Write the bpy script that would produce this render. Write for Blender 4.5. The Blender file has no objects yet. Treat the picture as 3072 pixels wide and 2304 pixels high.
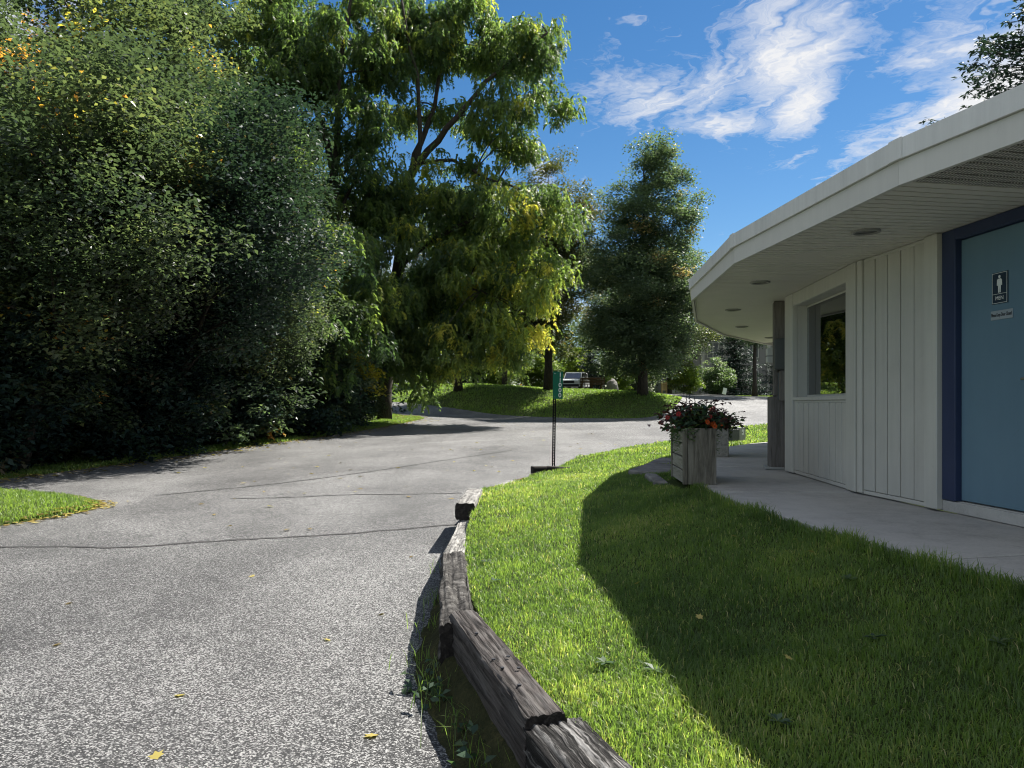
import bpy, bmesh, math, random
import numpy as np
from mathutils import Vector, Matrix, noise as mnoise
from mathutils.geometry import delaunay_2d_cdt

S = bpy.context.scene
COL = S.collection
R = math.radians

# ------------------------------------------------------------------ camera
EYE = 1.55
cam_data = bpy.data.cameras.new('camera')
cam_data.sensor_width = 36.0
cam_data.lens = 36.0 * 769.0 / 1024.0
cam_data.shift_y = 21.0 / 1024.0
cam_data.clip_start = 0.05
cam_data.clip_end = 3000
cam = bpy.data.objects.new('camera', cam_data)
cam.location = (0, 0, EYE)
cam.rotation_euler = (R(90), 0, 0)
COL.objects.link(cam)
S.camera = cam

# ------------------------------------------------------------------ sun and sky
SUN = Vector((0.57, 0.56, 1.0)).normalized()          # direction towards the sun
SUN_EL = math.asin(SUN.z)
SUN_AZ = math.atan2(SUN.x, SUN.y)                      # clockwise from +Y
sd = bpy.data.lights.new('sun', 'SUN')
sd.energy = 4.9
sd.angle = R(0.53)
sd.color = (1.0, 0.955, 0.88)
sun = bpy.data.objects.new('sun', sd)
sun.rotation_euler = SUN.to_track_quat('Z', 'Y').to_euler()
sun.location = (20, 20, 40)
COL.objects.link(sun)

S.view_settings.view_transform = 'Standard'
S.view_settings.look = 'None'
S.view_settings.exposure = 1.15
S.view_settings.gamma = 1.0
S.view_settings.use_curve_mapping = False
S.cycles.max_bounces = 8
S.cycles.diffuse_bounces = 5
S.cycles.glossy_bounces = 3
S.cycles.transmission_bounces = 5
S.cycles.transparent_max_bounces = 8
S.cycles.sample_clamp_indirect = 6.0
S.cycles.filter_width = 1.1
S.cycles.use_denoising = True
S.cycles.denoiser = 'OPENIMAGEDENOISE'
S.render.film_transparent = False

SKY_STRENGTH = 0.058


class NT:
    """small helper around a node tree"""
    def __init__(self, tree):
        self.t = tree
        tree.nodes.clear()

    def n(self, kind, **kw):
        nd = self.t.nodes.new(kind)
        for k, v in kw.items():
            if k.startswith('i_'):
                key = k[2:]
                key = int(key) if key.isdigit() else key.replace('_', ' ')
                s = nd.inputs[key]
                if hasattr(v, 'is_output') or isinstance(v, bpy.types.NodeSocket):
                    self.t.links.new(v, s)
                else:
                    s.default_value = v
            else:
                setattr(nd, k, v)
        return nd

    def link(self, a, b):
        self.t.links.new(a, b)

    def m(self, op, a, b=None, c=None, clamp=False):
        nd = self.t.nodes.new('ShaderNodeMath')
        nd.operation = op
        nd.use_clamp = clamp
        for i, v in enumerate((a, b, c)):
            if v is None:
                continue
            if isinstance(v, bpy.types.NodeSocket):
                self.t.links.new(v, nd.inputs[i])
            else:
                nd.inputs[i].default_value = v
        return nd.outputs[0]

    def mix(self, fac, a, b, blend='MIX'):
        nd = self.t.nodes.new('ShaderNodeMix')
        nd.data_type = 'RGBA'
        nd.blend_type = blend
        for s, v in ((nd.inputs['Factor'], fac), (nd.inputs[6], a), (nd.inputs[7], b)):
            if isinstance(v, bpy.types.NodeSocket):
                self.t.links.new(v, s)
            else:
                s.default_value = v if not isinstance(v, tuple) else (*v[:3], 1)
        return nd.outputs[2]

    def ramp(self, fac, stops, interp='LINEAR'):
        nd = self.t.nodes.new('ShaderNodeValToRGB')
        nd.color_ramp.interpolation = interp
        el = nd.color_ramp.elements
        while len(el) > 1:
            el.remove(el[-1])
        el[0].position = stops[0][0]
        el[0].color = (*stops[0][1], 1)
        for p, c in stops[1:]:
            e = el.new(p)
            e.color = (*c, 1)
        self.t.links.new(fac, nd.inputs[0])
        return nd.outputs[0]

    def noise(self, vec, scale, detail=4, rough=0.55, dist=0.0, w=None):
        nd = self.t.nodes.new('ShaderNodeTexNoise')
        nd.inputs['Scale'].default_value = scale
        nd.inputs['Detail'].default_value = detail
        nd.inputs['Roughness'].default_value = rough
        nd.inputs['Distortion'].default_value = dist
        if vec is not None:
            self.t.links.new(vec, nd.inputs['Vector'])
        return nd.outputs[0], nd.outputs[1]


world = bpy.data.worlds.new('World')
S.world = world
world.use_nodes = True
w = NT(world.node_tree)
sky = w.n('ShaderNodeTexSky')
sky.sky_type = 'NISHITA'
sky.sun_disc = False
sky.sun_elevation = SUN_EL
sky.sun_rotation = SUN_AZ
sky.altitude = 200
sky.air_density = 1.0
sky.dust_density = 0.1
sky.ozone_density = 2.2
hs = w.n('ShaderNodeHueSaturation', i_Saturation=1.30, i_Value=0.86, i_Color=sky.outputs[0])
tc = w.n('ShaderNodeTexCoord')
sep = w.n('ShaderNodeSeparateXYZ', i_Vector=tc.outputs['Generated'])
zc = w.m('MAXIMUM', sep.outputs[2], 0.04)
u = w.m('DIVIDE', sep.outputs[0], zc)
v = w.m('DIVIDE', sep.outputs[1], zc)
uv = w.n('ShaderNodeCombineXYZ', i_X=u, i_Y=v, i_Z=0.0).outputs[0]


def blob(cx, cy, rx, ry, ang):
    """soft elliptical patch of cloud on the cloud layer"""
    ca, sa = math.cos(ang), math.sin(ang)
    dx = w.m('SUBTRACT', u, cx)
    dy = w.m('SUBTRACT', v, cy)
    a = w.m('ADD', w.m('MULTIPLY', dx, ca / rx), w.m('MULTIPLY', dy, sa / rx))
    b = w.m('ADD', w.m('MULTIPLY', dx, -sa / ry), w.m('MULTIPLY', dy, ca / ry))
    r2 = w.m('ADD', w.m('MULTIPLY', a, a), w.m('MULTIPLY', b, b))
    return w.m('POWER', 2.718, w.m('MULTIPLY', r2, -1.0))


_, wc = w.noise(uv, 1.6, 5, 0.62)
warp = w.n('ShaderNodeVectorMath', operation='MULTIPLY_ADD')
w.link(wc, warp.inputs[0])
warp.inputs[1].default_value = (0.9, 0.9, 0)
w.link(uv, warp.inputs[2])
mp = w.n('ShaderNodeMapping', i_Vector=warp.outputs[0])
mp.inputs['Rotation'].default_value = (0, 0, R(28))
mp.inputs['Scale'].default_value = (1.9, 0.85, 1)
mp.inputs['Location'].default_value = (0.3, 0.2, 0.0)
f1, _ = w.noise(mp.outputs[0], 2.1, 12, 0.62, 0.35)
mp2 = w.n('ShaderNodeMapping', i_Vector=warp.outputs[0])
mp2.inputs['Rotation'].default_value = (0, 0, R(28))
mp2.inputs['Scale'].default_value = (5.0, 1.3, 1)
f2, _ = w.noise(mp2.outputs[0], 2.6, 9, 0.66, 0.5)
fb = w.m('ADD', w.m('MULTIPLY', f1, 0.72), w.m('MULTIPLY', f2, 0.28))
# cirrus over the whole sky, thickened outside the view to add fill light
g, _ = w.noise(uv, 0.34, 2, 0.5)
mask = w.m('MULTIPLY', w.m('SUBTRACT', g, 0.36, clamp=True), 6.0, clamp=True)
mask = w.m('SUBTRACT', mask, w.m('MULTIPLY', blob(0.6, 4.3, 0.85, 1.7, 0.0), 1.6), clamp=True)  # cover cleared here so the sky in view stays blue
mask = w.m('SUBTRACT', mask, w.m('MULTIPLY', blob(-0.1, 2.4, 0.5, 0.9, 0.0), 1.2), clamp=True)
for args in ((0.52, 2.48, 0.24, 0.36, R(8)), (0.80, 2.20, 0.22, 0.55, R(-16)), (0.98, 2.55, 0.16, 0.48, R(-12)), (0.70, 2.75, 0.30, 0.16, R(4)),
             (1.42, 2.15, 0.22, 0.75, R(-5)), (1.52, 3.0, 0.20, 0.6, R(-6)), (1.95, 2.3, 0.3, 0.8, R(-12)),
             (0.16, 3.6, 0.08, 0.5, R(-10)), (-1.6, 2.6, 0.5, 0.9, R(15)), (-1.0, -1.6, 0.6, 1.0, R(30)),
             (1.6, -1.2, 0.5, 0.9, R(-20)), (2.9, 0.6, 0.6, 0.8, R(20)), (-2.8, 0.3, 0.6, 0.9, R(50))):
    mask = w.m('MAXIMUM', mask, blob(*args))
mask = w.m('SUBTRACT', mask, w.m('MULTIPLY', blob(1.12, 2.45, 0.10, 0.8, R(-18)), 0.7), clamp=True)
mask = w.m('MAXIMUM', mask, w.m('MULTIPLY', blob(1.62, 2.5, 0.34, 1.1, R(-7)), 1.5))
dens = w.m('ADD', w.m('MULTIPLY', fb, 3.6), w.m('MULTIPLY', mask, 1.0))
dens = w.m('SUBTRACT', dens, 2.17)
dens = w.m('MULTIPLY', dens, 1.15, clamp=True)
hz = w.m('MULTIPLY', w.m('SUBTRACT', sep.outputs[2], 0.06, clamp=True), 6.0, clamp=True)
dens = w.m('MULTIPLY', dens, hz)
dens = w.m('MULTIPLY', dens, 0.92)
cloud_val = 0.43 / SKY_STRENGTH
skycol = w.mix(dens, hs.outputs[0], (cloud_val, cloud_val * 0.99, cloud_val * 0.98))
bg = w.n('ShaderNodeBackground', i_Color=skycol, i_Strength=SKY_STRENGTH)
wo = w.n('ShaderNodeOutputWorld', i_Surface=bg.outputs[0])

# ------------------------------------------------------------------ material helpers
MATS = {}


def new_mat(name):
    m = bpy.data.materials.new(name)
    m.use_nodes = True
    MATS[name] = m
    return m, NT(m.node_tree)


def finish(nt, color, rough=0.7, bump=None, bump_strength=0.3, bump_dist=0.01, spec=0.3, metallic=0.0, extra=None):
    p = nt.n('ShaderNodeBsdfPrincipled')
    if isinstance(color, bpy.types.NodeSocket):
        nt.link(color, p.inputs['Base Color'])
    else:
        p.inputs['Base Color'].default_value = (*color, 1)
    if isinstance(rough, bpy.types.NodeSocket):
        nt.link(rough, p.inputs['Roughness'])
    else:
        p.inputs['Roughness'].default_value = rough
    p.inputs['Specular IOR Level'].default_value = spec
    p.inputs['Metallic'].default_value = metallic
    if bump is not None:
        b = nt.n('ShaderNodeBump', i_Strength=bump_strength, i_Distance=bump_dist, i_Height=bump)
        nt.link(b.outputs[0], p.inputs['Normal'])
    out = nt.n('ShaderNodeOutputMaterial', i_Surface=p.outputs[0])
    return p


def coords(nt, kind='Object', scale=None):
    t = nt.n('ShaderNodeTexCoord').outputs[kind]
    if scale:
        mp_ = nt.n('ShaderNodeMapping', i_Vector=t)
        mp_.inputs['Scale'].default_value = scale
        t = mp_.outputs[0]
    return t


def paint_mat(name, base, var=0.12, rough=0.55, streak=0.15):
    """painted board: slightly uneven, faint vertical streaks and dust"""
    m, nt = new_mat(name)
    c = coords(nt)
    f, _ = nt.noise(c, 2.3, 5, 0.6)
    cs = coords(nt, scale=(14, 14, 0.7))
    s, _ = nt.noise(cs, 1.0, 5, 0.65)
    a = nt.m('MULTIPLY', nt.m('SUBTRACT', f, 0.5), var * 2)
    b = nt.m('MULTIPLY', nt.m('SUBTRACT', s, 0.5), streak * 2)
    k = nt.m('ADD', 1.0, nt.m('ADD', a, b))
    col = nt.n('ShaderNodeVectorMath', operation='SCALE')
    col.inputs[0].default_value = base
    nt.link(k, col.inputs['Scale'])
    fine, _ = nt.noise(c, 60, 4, 0.6)
    sc_, _ = nt.noise(c, 9, 7, 0.75, 0.6)
    spots = nt.m('MULTIPLY', nt.m('SUBTRACT', sc_, .62, clamp=True), 3.0, clamp=True)
    cc = nt.mix(nt.m('MULTIPLY', spots, .45), col.outputs[0], (.10, .09, .075))
    finish(nt, cc, rough, fine, 0.12, 0.004)
    return m


def plain_mat(name, base, rough=0.6, metallic=0.0, var=0.1, scale=8, spec=0.3, bump=0.1):
    m, nt = new_mat(name)
    f, _ = nt.noise(coords(nt), scale, 5, 0.6)
    k = nt.m('ADD', 1.0, nt.m('MULTIPLY', nt.m('SUBTRACT', f, 0.5), var * 2))
    col = nt.n('ShaderNodeVectorMath', operation='SCALE')
    col.inputs[0].default_value = base
    nt.link(k, col.inputs['Scale'])
    finish(nt, col.outputs[0], rough, f, bump, 0.005, spec, metallic)
    return m


def leaf_mat(name, stops, trans=0.45, rough=0.45, spec=0.4, gain=1.5):
    """leaf colour from the per-leaf tint; light also passes through the blade"""
    m, nt = new_mat(name)
    at = nt.n('ShaderNodeAttribute', attribute_name='tint')
    col = nt.ramp(at.outputs['Fac'], stops)
    p = nt.n('ShaderNodeBsdfPrincipled', i_Base_Color=col, i_Roughness=rough)
    p.inputs['Specular IOR Level'].default_value = spec
    tcol = nt.n('ShaderNodeVectorMath', operation='MULTIPLY')
    nt.link(col, tcol.inputs[0])
    tcol.inputs[1].default_value = (gain * 1.08, gain * 1.2, gain * 0.55)
    t = nt.n('ShaderNodeBsdfTranslucent', i_Color=tcol.outputs[0])
    mx = nt.n('ShaderNodeMixShader', i_Fac=trans)
    nt.link(p.outputs[0], mx.inputs[1])
    nt.link(t.outputs[0], mx.inputs[2])
    nt.n('ShaderNodeOutputMaterial', i_Surface=mx.outputs[0])
    return m


# foliage
leaf_mat('leaf_forest', [(0, (0.032, 0.049, 0.041)), (.5, (0.067, 0.090, 0.064)), (.8, (0.115, 0.138, 0.088)), (.93, (0.207, 0.213, 0.102)), (.975, (0.460, 0.345, 0.073)), (1, (0.633, 0.287, 0.088))], trans=.5, rough=.36, spec=.42)
leaf_mat('leaf_forest_light', [(0, (0.044, 0.061, 0.047)), (.5, (0.092, 0.116, 0.073)), (.8, (0.180, 0.190, 0.091)), (.93, (0.300, 0.282, 0.111)), (1, (0.635, 0.485, 0.118))], trans=.5, rough=.36, spec=.42)
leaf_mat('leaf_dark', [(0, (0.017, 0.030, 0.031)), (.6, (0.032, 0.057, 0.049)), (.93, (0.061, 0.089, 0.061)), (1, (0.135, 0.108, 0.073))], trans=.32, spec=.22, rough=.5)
leaf_mat('leaf_walnut', [(0, (0.046, 0.079, 0.048)), (.45, (0.094, 0.139, 0.066)), (.75, (0.165, 0.209, 0.077)), (.92, (0.297, 0.314, 0.088)), (1, (0.440, 0.385, 0.099))], trans=.60, gain=1.7)
leaf_mat('leaf_maple', [(0, (0.055, 0.084, 0.068)), (.6, (0.109, 0.151, 0.105)), (.9, (0.182, 0.209, 0.126)), (1, (0.311, 0.219, 0.126))], trans=.45, rough=.5, spec=.28)
leaf_mat('leaf_bronze', [(0, (0.043, 0.055, 0.034)), (.5, (0.094, 0.102, 0.046)), (.85, (0.156, 0.132, 0.042)), (1, (0.300, 0.156, 0.048))], trans=.4)
leaf_mat('leaf_lime', [(0, (.07, .12, .03)), (.5, (.16, .22, .05)), (1, (.34, .36, .06))], trans=.5)
leaf_mat('leaf_pale', [(0, (.06, .10, .06)), (.6, (.14, .20, .11)), (1, (.40, .45, .32))], trans=.4)
leaf_mat('needles', [(0, (0.014, 0.031, 0.031)), (.6, (0.031, 0.062, 0.052)), (1, (0.070, 0.105, 0.085))], trans=.15, rough=.6)
leaf_mat('leaf_red', [(0, (0.029, 0.018, 0.018)), (.6, (0.078, 0.029, 0.026)), (1, (0.182, 0.058, 0.039))], trans=.35)
leaf_mat('leaf_planter', [(0, (0.029, 0.055, 0.036)), (.6, (0.065, 0.111, 0.065)), (1, (0.169, 0.221, 0.104))], trans=.4)
leaf_mat('petal_orange', [(0, (.55, .09, .01)), (1, (.85, .22, .03))], trans=.35, gain=1.0)
leaf_mat('petal_red', [(0, (.35, .02, .02)), (1, (.6, .06, .03))], trans=.35, gain=1.0)
leaf_mat('leaf_yellow', [(0, (.30, .26, .03)), (1, (.5, .42, .05))], trans=.45, gain=1.2)
leaf_mat('grass_blade', [(0, (0.083, 0.136, 0.045)), (.45, (0.172, 0.244, 0.069)), (.8, (0.270, 0.322, 0.095)), (.95, (0.380, 0.356, 0.145)), (1, (0.552, 0.483, 0.291))], trans=.5, rough=.42, spec=.45, gain=1.75)
leaf_mat('leaf_litter_mat', [(0, (.10, .075, .03)), (.5, (.26, .19, .06)), (1, (.50, .42, .12))], trans=.25, gain=1.0)

# bark
m, nt = new_mat('bark')
c = coords(nt, scale=(7, 7, 1.2))
f, _ = nt.noise(c, 3.0, 6, 0.65, 0.4)
finish(nt, nt.ramp(f, [(.3, (.018, .015, .013)), (.7, (.075, .062, .05))]), .9, f, .8, .03)
m, nt = new_mat('bark_pale')
c = coords(nt, scale=(6, 6, 1.5))
f, _ = nt.noise(c, 3.0, 6, 0.65, 0.4)
finish(nt, nt.ramp(f, [(.3, (.05, .045, .04)), (.7, (.16, .145, .12))]), .9, f, .8, .03)

# asphalt: worn surface dressing of pale and dark stone chips, pit shadow painted in
m, nt = new_mat('asphalt')
c = coords(nt)
vo = nt.n('ShaderNodeTexVoronoi', i_Vector=c, i_Scale=140.0)
vo.feature = 'F1'
chip = nt.n('ShaderNodeSeparateColor', i_0=vo.outputs['Color']).outputs[0]
n1, _ = nt.noise(c, 190, 3, 0.7)
n2, _ = nt.noise(c, 26, 3, 0.6)
n3, _ = nt.noise(c, 0.9, 5, 0.6)
n4, _ = nt.noise(coords(nt, scale=(1.6, .25, 1)), 0.5, 4, 0.6)
k = nt.m('ADD', nt.m('MULTIPLY', chip, 0.78), nt.m('MULTIPLY', n1, 0.22))
k = nt.m('ADD', k, nt.m('MULTIPLY', nt.m('SUBTRACT', n2, .5), 0.28))
k = nt.m('ADD', k, nt.m('MULTIPLY', nt.m('SUBTRACT', n3, .5), 0.22))
k = nt.m('ADD', k, nt.m('MULTIPLY', nt.m('SUBTRACT', n4, .5), 0.30))
n5, _ = nt.noise(c, 0.28, 4, .55, .8)
k = nt.m('ADD', k, nt.m('MULTIPLY', nt.m('SUBTRACT', n5, .5), 0.36))
n6, _ = nt.noise(c, 2.6, 6, .7, .5)
st = nt.m('MULTIPLY', nt.m('SUBTRACT', n6, .60, clamp=True), 1.1)
k = nt.m('SUBTRACT', k, st)
col = nt.ramp(k, [(.26, (.002, .002, .003)), (.47, (.016, .016, .017)), (.60, (.075, .075, .075)), (.82, (.38, .377, .367))])  # black stops also paint the self-shadow of pits between chips
finish(nt, col, .62, nt.m('ADD', nt.m('MULTIPLY', chip, .6), n1), .8, .007, .6)

m, nt = new_mat('tar')
n1, _ = nt.noise(coords(nt), 40, 4, .6)
finish(nt, nt.ramp(n1, [(.3, (.035, .035, .037)), (.75, (.10, .098, .095))]), .7, n1, .4, .004, .3)

# concrete
m, nt = new_mat('concrete')
c = coords(nt)
n1, _ = nt.noise(c, 1.1, 6, .62)
n2, _ = nt.noise(c, 55, 5, .65)
n3, _ = nt.noise(c, 7, 5, .7, .6)
k = nt.m('ADD', nt.m('MULTIPLY', n1, .45), nt.m('ADD', nt.m('MULTIPLY', n2, .25), nt.m('MULTIPLY', n3, .3)))
col = nt.ramp(k, [(.30, (.28, .265, .25)), (.5, (.46, .445, .42)), (.68, (.56, .54, .51))])
rust, _ = nt.noise(c, 1.7, 5, .7, .8)
rf = nt.m('MULTIPLY', nt.m('SUBTRACT', rust, .60, clamp=True), 2.6, clamp=True)
col = nt.mix(rf, col, (.25, .16, .13))
finish(nt, col, .88, nt.m('ADD', n2, nt.m('MULTIPLY', n3, .6)), .35, .004, .25)

m, nt = new_mat('stone')
c = coords(nt)
n1, _ = nt.noise(c, 5, 6, .65)
n2, _ = nt.noise(c, 40, 4, .65)
finish(nt, nt.ramp(n1, [(.3, (.10, .095, .09)), (.7, (.30, .28, .26))]), .9, nt.m('ADD', n1, n2), .6, .02)

# soil / turf under the grass blades
m, nt = new_mat('turf')
c = coords(nt)
n1, _ = nt.noise(c, 0.7, 5, .6)
n2, _ = nt.noise(c, 9, 6, .75)
n3, _ = nt.noise(c, 70, 3, .7)
k = nt.m('ADD', nt.m('MULTIPLY', n1, .35), nt.m('ADD', nt.m('MULTIPLY', n2, .35), nt.m('MULTIPLY', n3, .3)))
finish(nt, nt.ramp(k, [(.32, (.034, .050, .018)), (.5, (.075, .108, .030)), (.66, (.12, .145, .042)), (.8, (.17, .15, .075))]), .95,
       nt.m('ADD', n2, n3), .9, .05, .1)
m, nt = new_mat('forest_soil')
c = coords(nt)
n2, _ = nt.noise(c, 6, 6, .75)
n3, _ = nt.noise(c, 45, 3, .7)
k = nt.m('ADD', nt.m('MULTIPLY', n2, .6), nt.m('MULTIPLY', n3, .4))
finish(nt, nt.ramp(k, [(.35, (.016, .020, .010)), (.55, (.045, .046, .020)), (.75, (.12, .10, .045))]), .95, k, .9, .05, .1)


# weathered timber
def wood_mat(name, stops, grain=(1.0, 36, 36), cracks=1.0, rough=.85, cross=0.0, warm=None, warp_=.018):
    m, nt = new_mat(name)
    t = nt.n('ShaderNodeTexCoord').outputs['Object']
    _, wv = nt.noise(t, 5.0, 3, .6)
    wp = nt.n('ShaderNodeVectorMath', operation='MULTIPLY_ADD')
    nt.link(wv, wp.inputs[0])
    wp.inputs[1].default_value = (warp_,) * 3
    nt.link(t, wp.inputs[2])
    mp_ = nt.n('ShaderNodeMapping', i_Vector=wp.outputs[0])
    mp_.inputs['Scale'].default_value = grain
    g1, _ = nt.noise(mp_.outputs[0], 1.0, 6, .68, .5)
    g2, _ = nt.noise(mp_.outputs[0], 3.2, 4, .7, .3)
    k = nt.m('ADD', nt.m('MULTIPLY', g1, .65), nt.m('MULTIPLY', g2, .35))
    if cross:
        mc = nt.n('ShaderNodeMapping', i_Vector=wp.outputs[0])
        mc.inputs['Scale'].default_value = (22, 5, 5)
        g3, _ = nt.noise(mc.outputs[0], 1.0, 5, .7, .4)
        k = nt.m('ADD', nt.m('MULTIPLY', k, 1 - cross), nt.m('MULTIPLY', g3, cross))
    col = nt.ramp(k, stops)
    if warm:
        big, _ = nt.noise(t, 3.0, 3, .6)
        col = nt.mix(nt.m('MULTIPLY', nt.m('SUBTRACT', big, .45, clamp=True), 3.0, clamp=True), col, nt.mix(1.0, col, warm, 'MULTIPLY'))
    gr = nt.n('ShaderNodeAttribute', attribute_name='groove').outputs['Fac']
    col = nt.mix(nt.m('MULTIPLY', gr, .9, clamp=True), col, (.006, .005, .005))
    crack = nt.ramp(k, [(.36, (0, 0, 0)), (.52, (1, 1, 1))])
    h = nt.m('ADD', nt.m('MULTIPLY', k, .5), nt.m('MULTIPLY', crack, .5 * cracks))
    finish(nt, col, rough, h, .9, .012, .25)
    return m


wood_mat('timber_grey', [(.34, (.006, .005, .005)), (.43, (.034, .029, .027)), (.55, (.085, .078, .074)), (.78, (.20, .19, .182))], warm=(.92, .82, .79))
wood_mat('timber_black', [(.40, (.004, .004, .004)), (.50, (.020, .019, .018)), (.56, (.15, .145, .14)), (.74, (.50, .49, .47))], grain=(1.2, 26, 26), cracks=1.4, warp_=.045)
wood_mat('timber_rotten', [(.38, (.006, .005, .005)), (.47, (.050, .046, .042)), (.60, (.15, .143, .133)), (.8, (.28, .27, .255))], cross=.62, warp_=.05)
wood_mat('timber_bleached', [(.34, (.012, .011, .010)), (.43, (.16, .155, .145)), (.55, (.34, .33, .31)), (.75, (.50, .485, .46))], cross=.45, warp_=.04)
wood_mat('timber_dark', [(.3, (.008, .007, .007)), (.55, (.035, .030, .027)), (.8, (.13, .12, .11))])
wood_mat('planter_wood', [(.3, (.045, .040, .032)), (.5, (.17, .155, .128)), (.75, (.31, .29, .25))], grain=(26, 26, 2.0), cracks=.5)
wood_mat('planter_board', [(.3, (.10, .095, .08)), (.5, (.29, .275, .24)), (.75, (.44, .42, .38))], grain=(22, 2.2, 22), cracks=.4)
wood_mat('bench_wood', [(.3, (.030, .016, .010)), (.55, (.075, .042, .026)), (.8, (.15, .095, .06))], cracks=.4)
wood_mat('fence_wood', [(.3, (.20, .14, .05)), (.55, (.38, .28, .11)), (.8, (.50, .40, .18))], cracks=.3)
wood_mat('post_wood', [(.3, (.08, .07, .062)), (.5, (.17, .153, .14)), (.75, (.25, .23, .21))], grain=(26, 26, 2.0), cracks=.3)

paint_mat('siding', (.52, .505, .465))
paint_mat('trim', (.55, .535, .49), var=.08)
paint_mat('fascia_paint', (.60, .585, .55), var=.06, streak=.08)
paint_mat('drip_metal', (.66, .655, .64), var=.08, streak=.22, rough=.45)
paint_mat('soffit_paint', (.68, .65, .59), var=.08, streak=.03)
paint_mat('door_paint', (.135, .225, .295), var=.10, streak=.06, rough=.42)
paint_mat('frame_navy', (.032, .045, .100), var=.15, streak=.1, rough=.4)
paint_mat('house_siding', (.30, .29, .28), var=.1)
plain_mat('roofing', (.12, .12, .125), .9, var=.25)
plain_mat('dark_interior', (.16, .165, .175), .9)
plain_mat('interior_wall', (.16, .17, .18), .9)
plain_mat('sign_green', (.006, .105, .062), .6, var=.05, spec=.2)
plain_mat('sign_white', (.80, .82, .80), .45, var=.04)
plain_mat('sign_navy', (.022, .040, .065), .4, var=.05)
plain_mat('sign_grey', (.34, .38, .42), .45, var=.06)
plain_mat('ink', (.02, .022, .028), .6, var=.05)
plain_mat('steel_dark', (.010, .0095, .009), .9, var=.3, scale=30, spec=.08)
plain_mat('black_metal', (.012, .012, .013), .4)
plain_mat('globe_glass', (.62, .62, .60), .3, var=.04)
plain_mat('light_trim', (.30, .29, .27), .4)
plain_mat('light_lens', (.07, .07, .07), .25, spec=.5)
plain_mat('white_box', (.62, .62, .58), .5, var=.08)
plain_mat('car_paint', (.66, .68, .66), .22, var=.03, spec=.42)
plain_mat('tyre', (.015, .015, .015), .85)
plain_mat('chrome', (.45, .45, .45), .25, metallic=1.0)
plain_mat('plastic_dark', (.02, .02, .022), .5)
plain_mat('headlight', (.55, .56, .55), .15, spec=.42)
plain_mat('utility_grey', (.095, .10, .10), .6, var=.2)
plain_mat('utility_pale', (.36, .36, .34), .7, var=.25)
plain_mat('rust', (.16, .06, .03), .9, var=.5, scale=20)
plain_mat('rock', (.20, .19, .175), .95, var=.5, scale=3, bump=.6)
plain_mat('soil', (.02, .016, .012), .95, var=.4)

# window glass
m, nt = new_mat('glass')
lw = nt.n('ShaderNodeFresnel', i_IOR=2.3)
gl = nt.n('ShaderNodeBsdfGlossy', i_Roughness=0.015)
gl.inputs['Color'].default_value = (.95, .97, 1, 1)
nz, _ = nt.noise(coords(nt), 1.3, 2, .5)
bp = nt.n('ShaderNodeBump', i_Strength=.05, i_Distance=.02, i_Height=nz)
nt.link(bp.outputs[0], gl.inputs['Normal'])
tr = nt.n('ShaderNodeBsdfTransparent')
tr.inputs['Color'].default_value = (.62, .66, .66, 1)
mx = nt.n('ShaderNodeMixShader', i_Fac=nt.m('MULTIPLY', lw.outputs[0], 1.25, clamp=True))
nt.link(tr.outputs[0], mx.inputs[1])
nt.link(gl.outputs[0], mx.inputs[2])
nt.n('ShaderNodeOutputMaterial', i_Surface=mx.outputs[0])

# vented soffit: rows of short punched slots
m, nt = new_mat('soffit_vented')
uvn = nt.n('ShaderNodeUVMap')
br = nt.n('ShaderNodeTexBrick', i_Vector=uvn.outputs[0])
br.offset = 0.5
br.inputs['Color1'].default_value = (1, 1, 1, 1)
br.inputs['Color2'].default_value = (1, 1, 1, 1)
br.inputs['Mortar'].default_value = (0, 0, 0, 1)
br.inputs['Scale'].default_value = 1.0
br.inputs['Mortar Size'].default_value = 0.006
br.inputs['Brick Width'].default_value = 0.022
br.inputs['Row Height'].default_value = 0.034
k = nt.n('ShaderNodeSeparateColor', i_0=br.outputs['Color']).outputs[0]
finish(nt, nt.mix(k, (.22, .21, .19), (.68, .65, .59)), .6, k, .5, .004)


# ------------------------------------------------------------------ mesh helpers
def set_props(o, label=None, cat=None, group=None, kind=None):
    if label: o['label'] = label
    if cat: o['category'] = cat
    if group: o['group'] = group
    if kind: o['kind'] = kind
    return o


def add_obj(name, mesh, parent=None, mat=None):
    o = bpy.data.objects.new(name, mesh)
    COL.objects.link(o)
    if parent is not None:
        o.parent = parent
    if mat is not None:
        if len(mesh.materials) == 0:
            mesh.materials.append(MATS[mat])
    return o


def empty(name, loc=(0, 0, 0), rz=0.0):
    o = bpy.data.objects.new(name, None)
    o.empty_display_size = .2
    o.location = loc
    o.rotation_euler = (0, 0, rz)
    COL.objects.link(o)
    return o


def arrays_mesh(name, V, F, tint=None, smooth=False):
    """V (n,3) float, F (m,k) int"""
    V = np.ascontiguousarray(V, dtype=np.float32)
    F = np.ascontiguousarray(F, dtype=np.int32)
    me = bpy.data.meshes.new(name)
    me.vertices.add(len(V))
    me.vertices.foreach_set('co', V.ravel())
    k = F.shape[1]
    me.loops.add(F.size)
    me.loops.foreach_set('vertex_index', F.ravel())
    me.polygons.add(len(F))
    me.polygons.foreach_set('loop_start', np.arange(0, F.size, k, dtype=np.int32))
    if tint is not None:
        a = me.attributes.new('tint', 'FLOAT', 'POINT')
        a.data.foreach_set('value', np.ascontiguousarray(tint, dtype=np.float32))
    me.update(calc_edges=True)
    if smooth:
        me.polygons.foreach_set('use_smooth', np.ones(len(F), dtype=bool))
    return me


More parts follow.
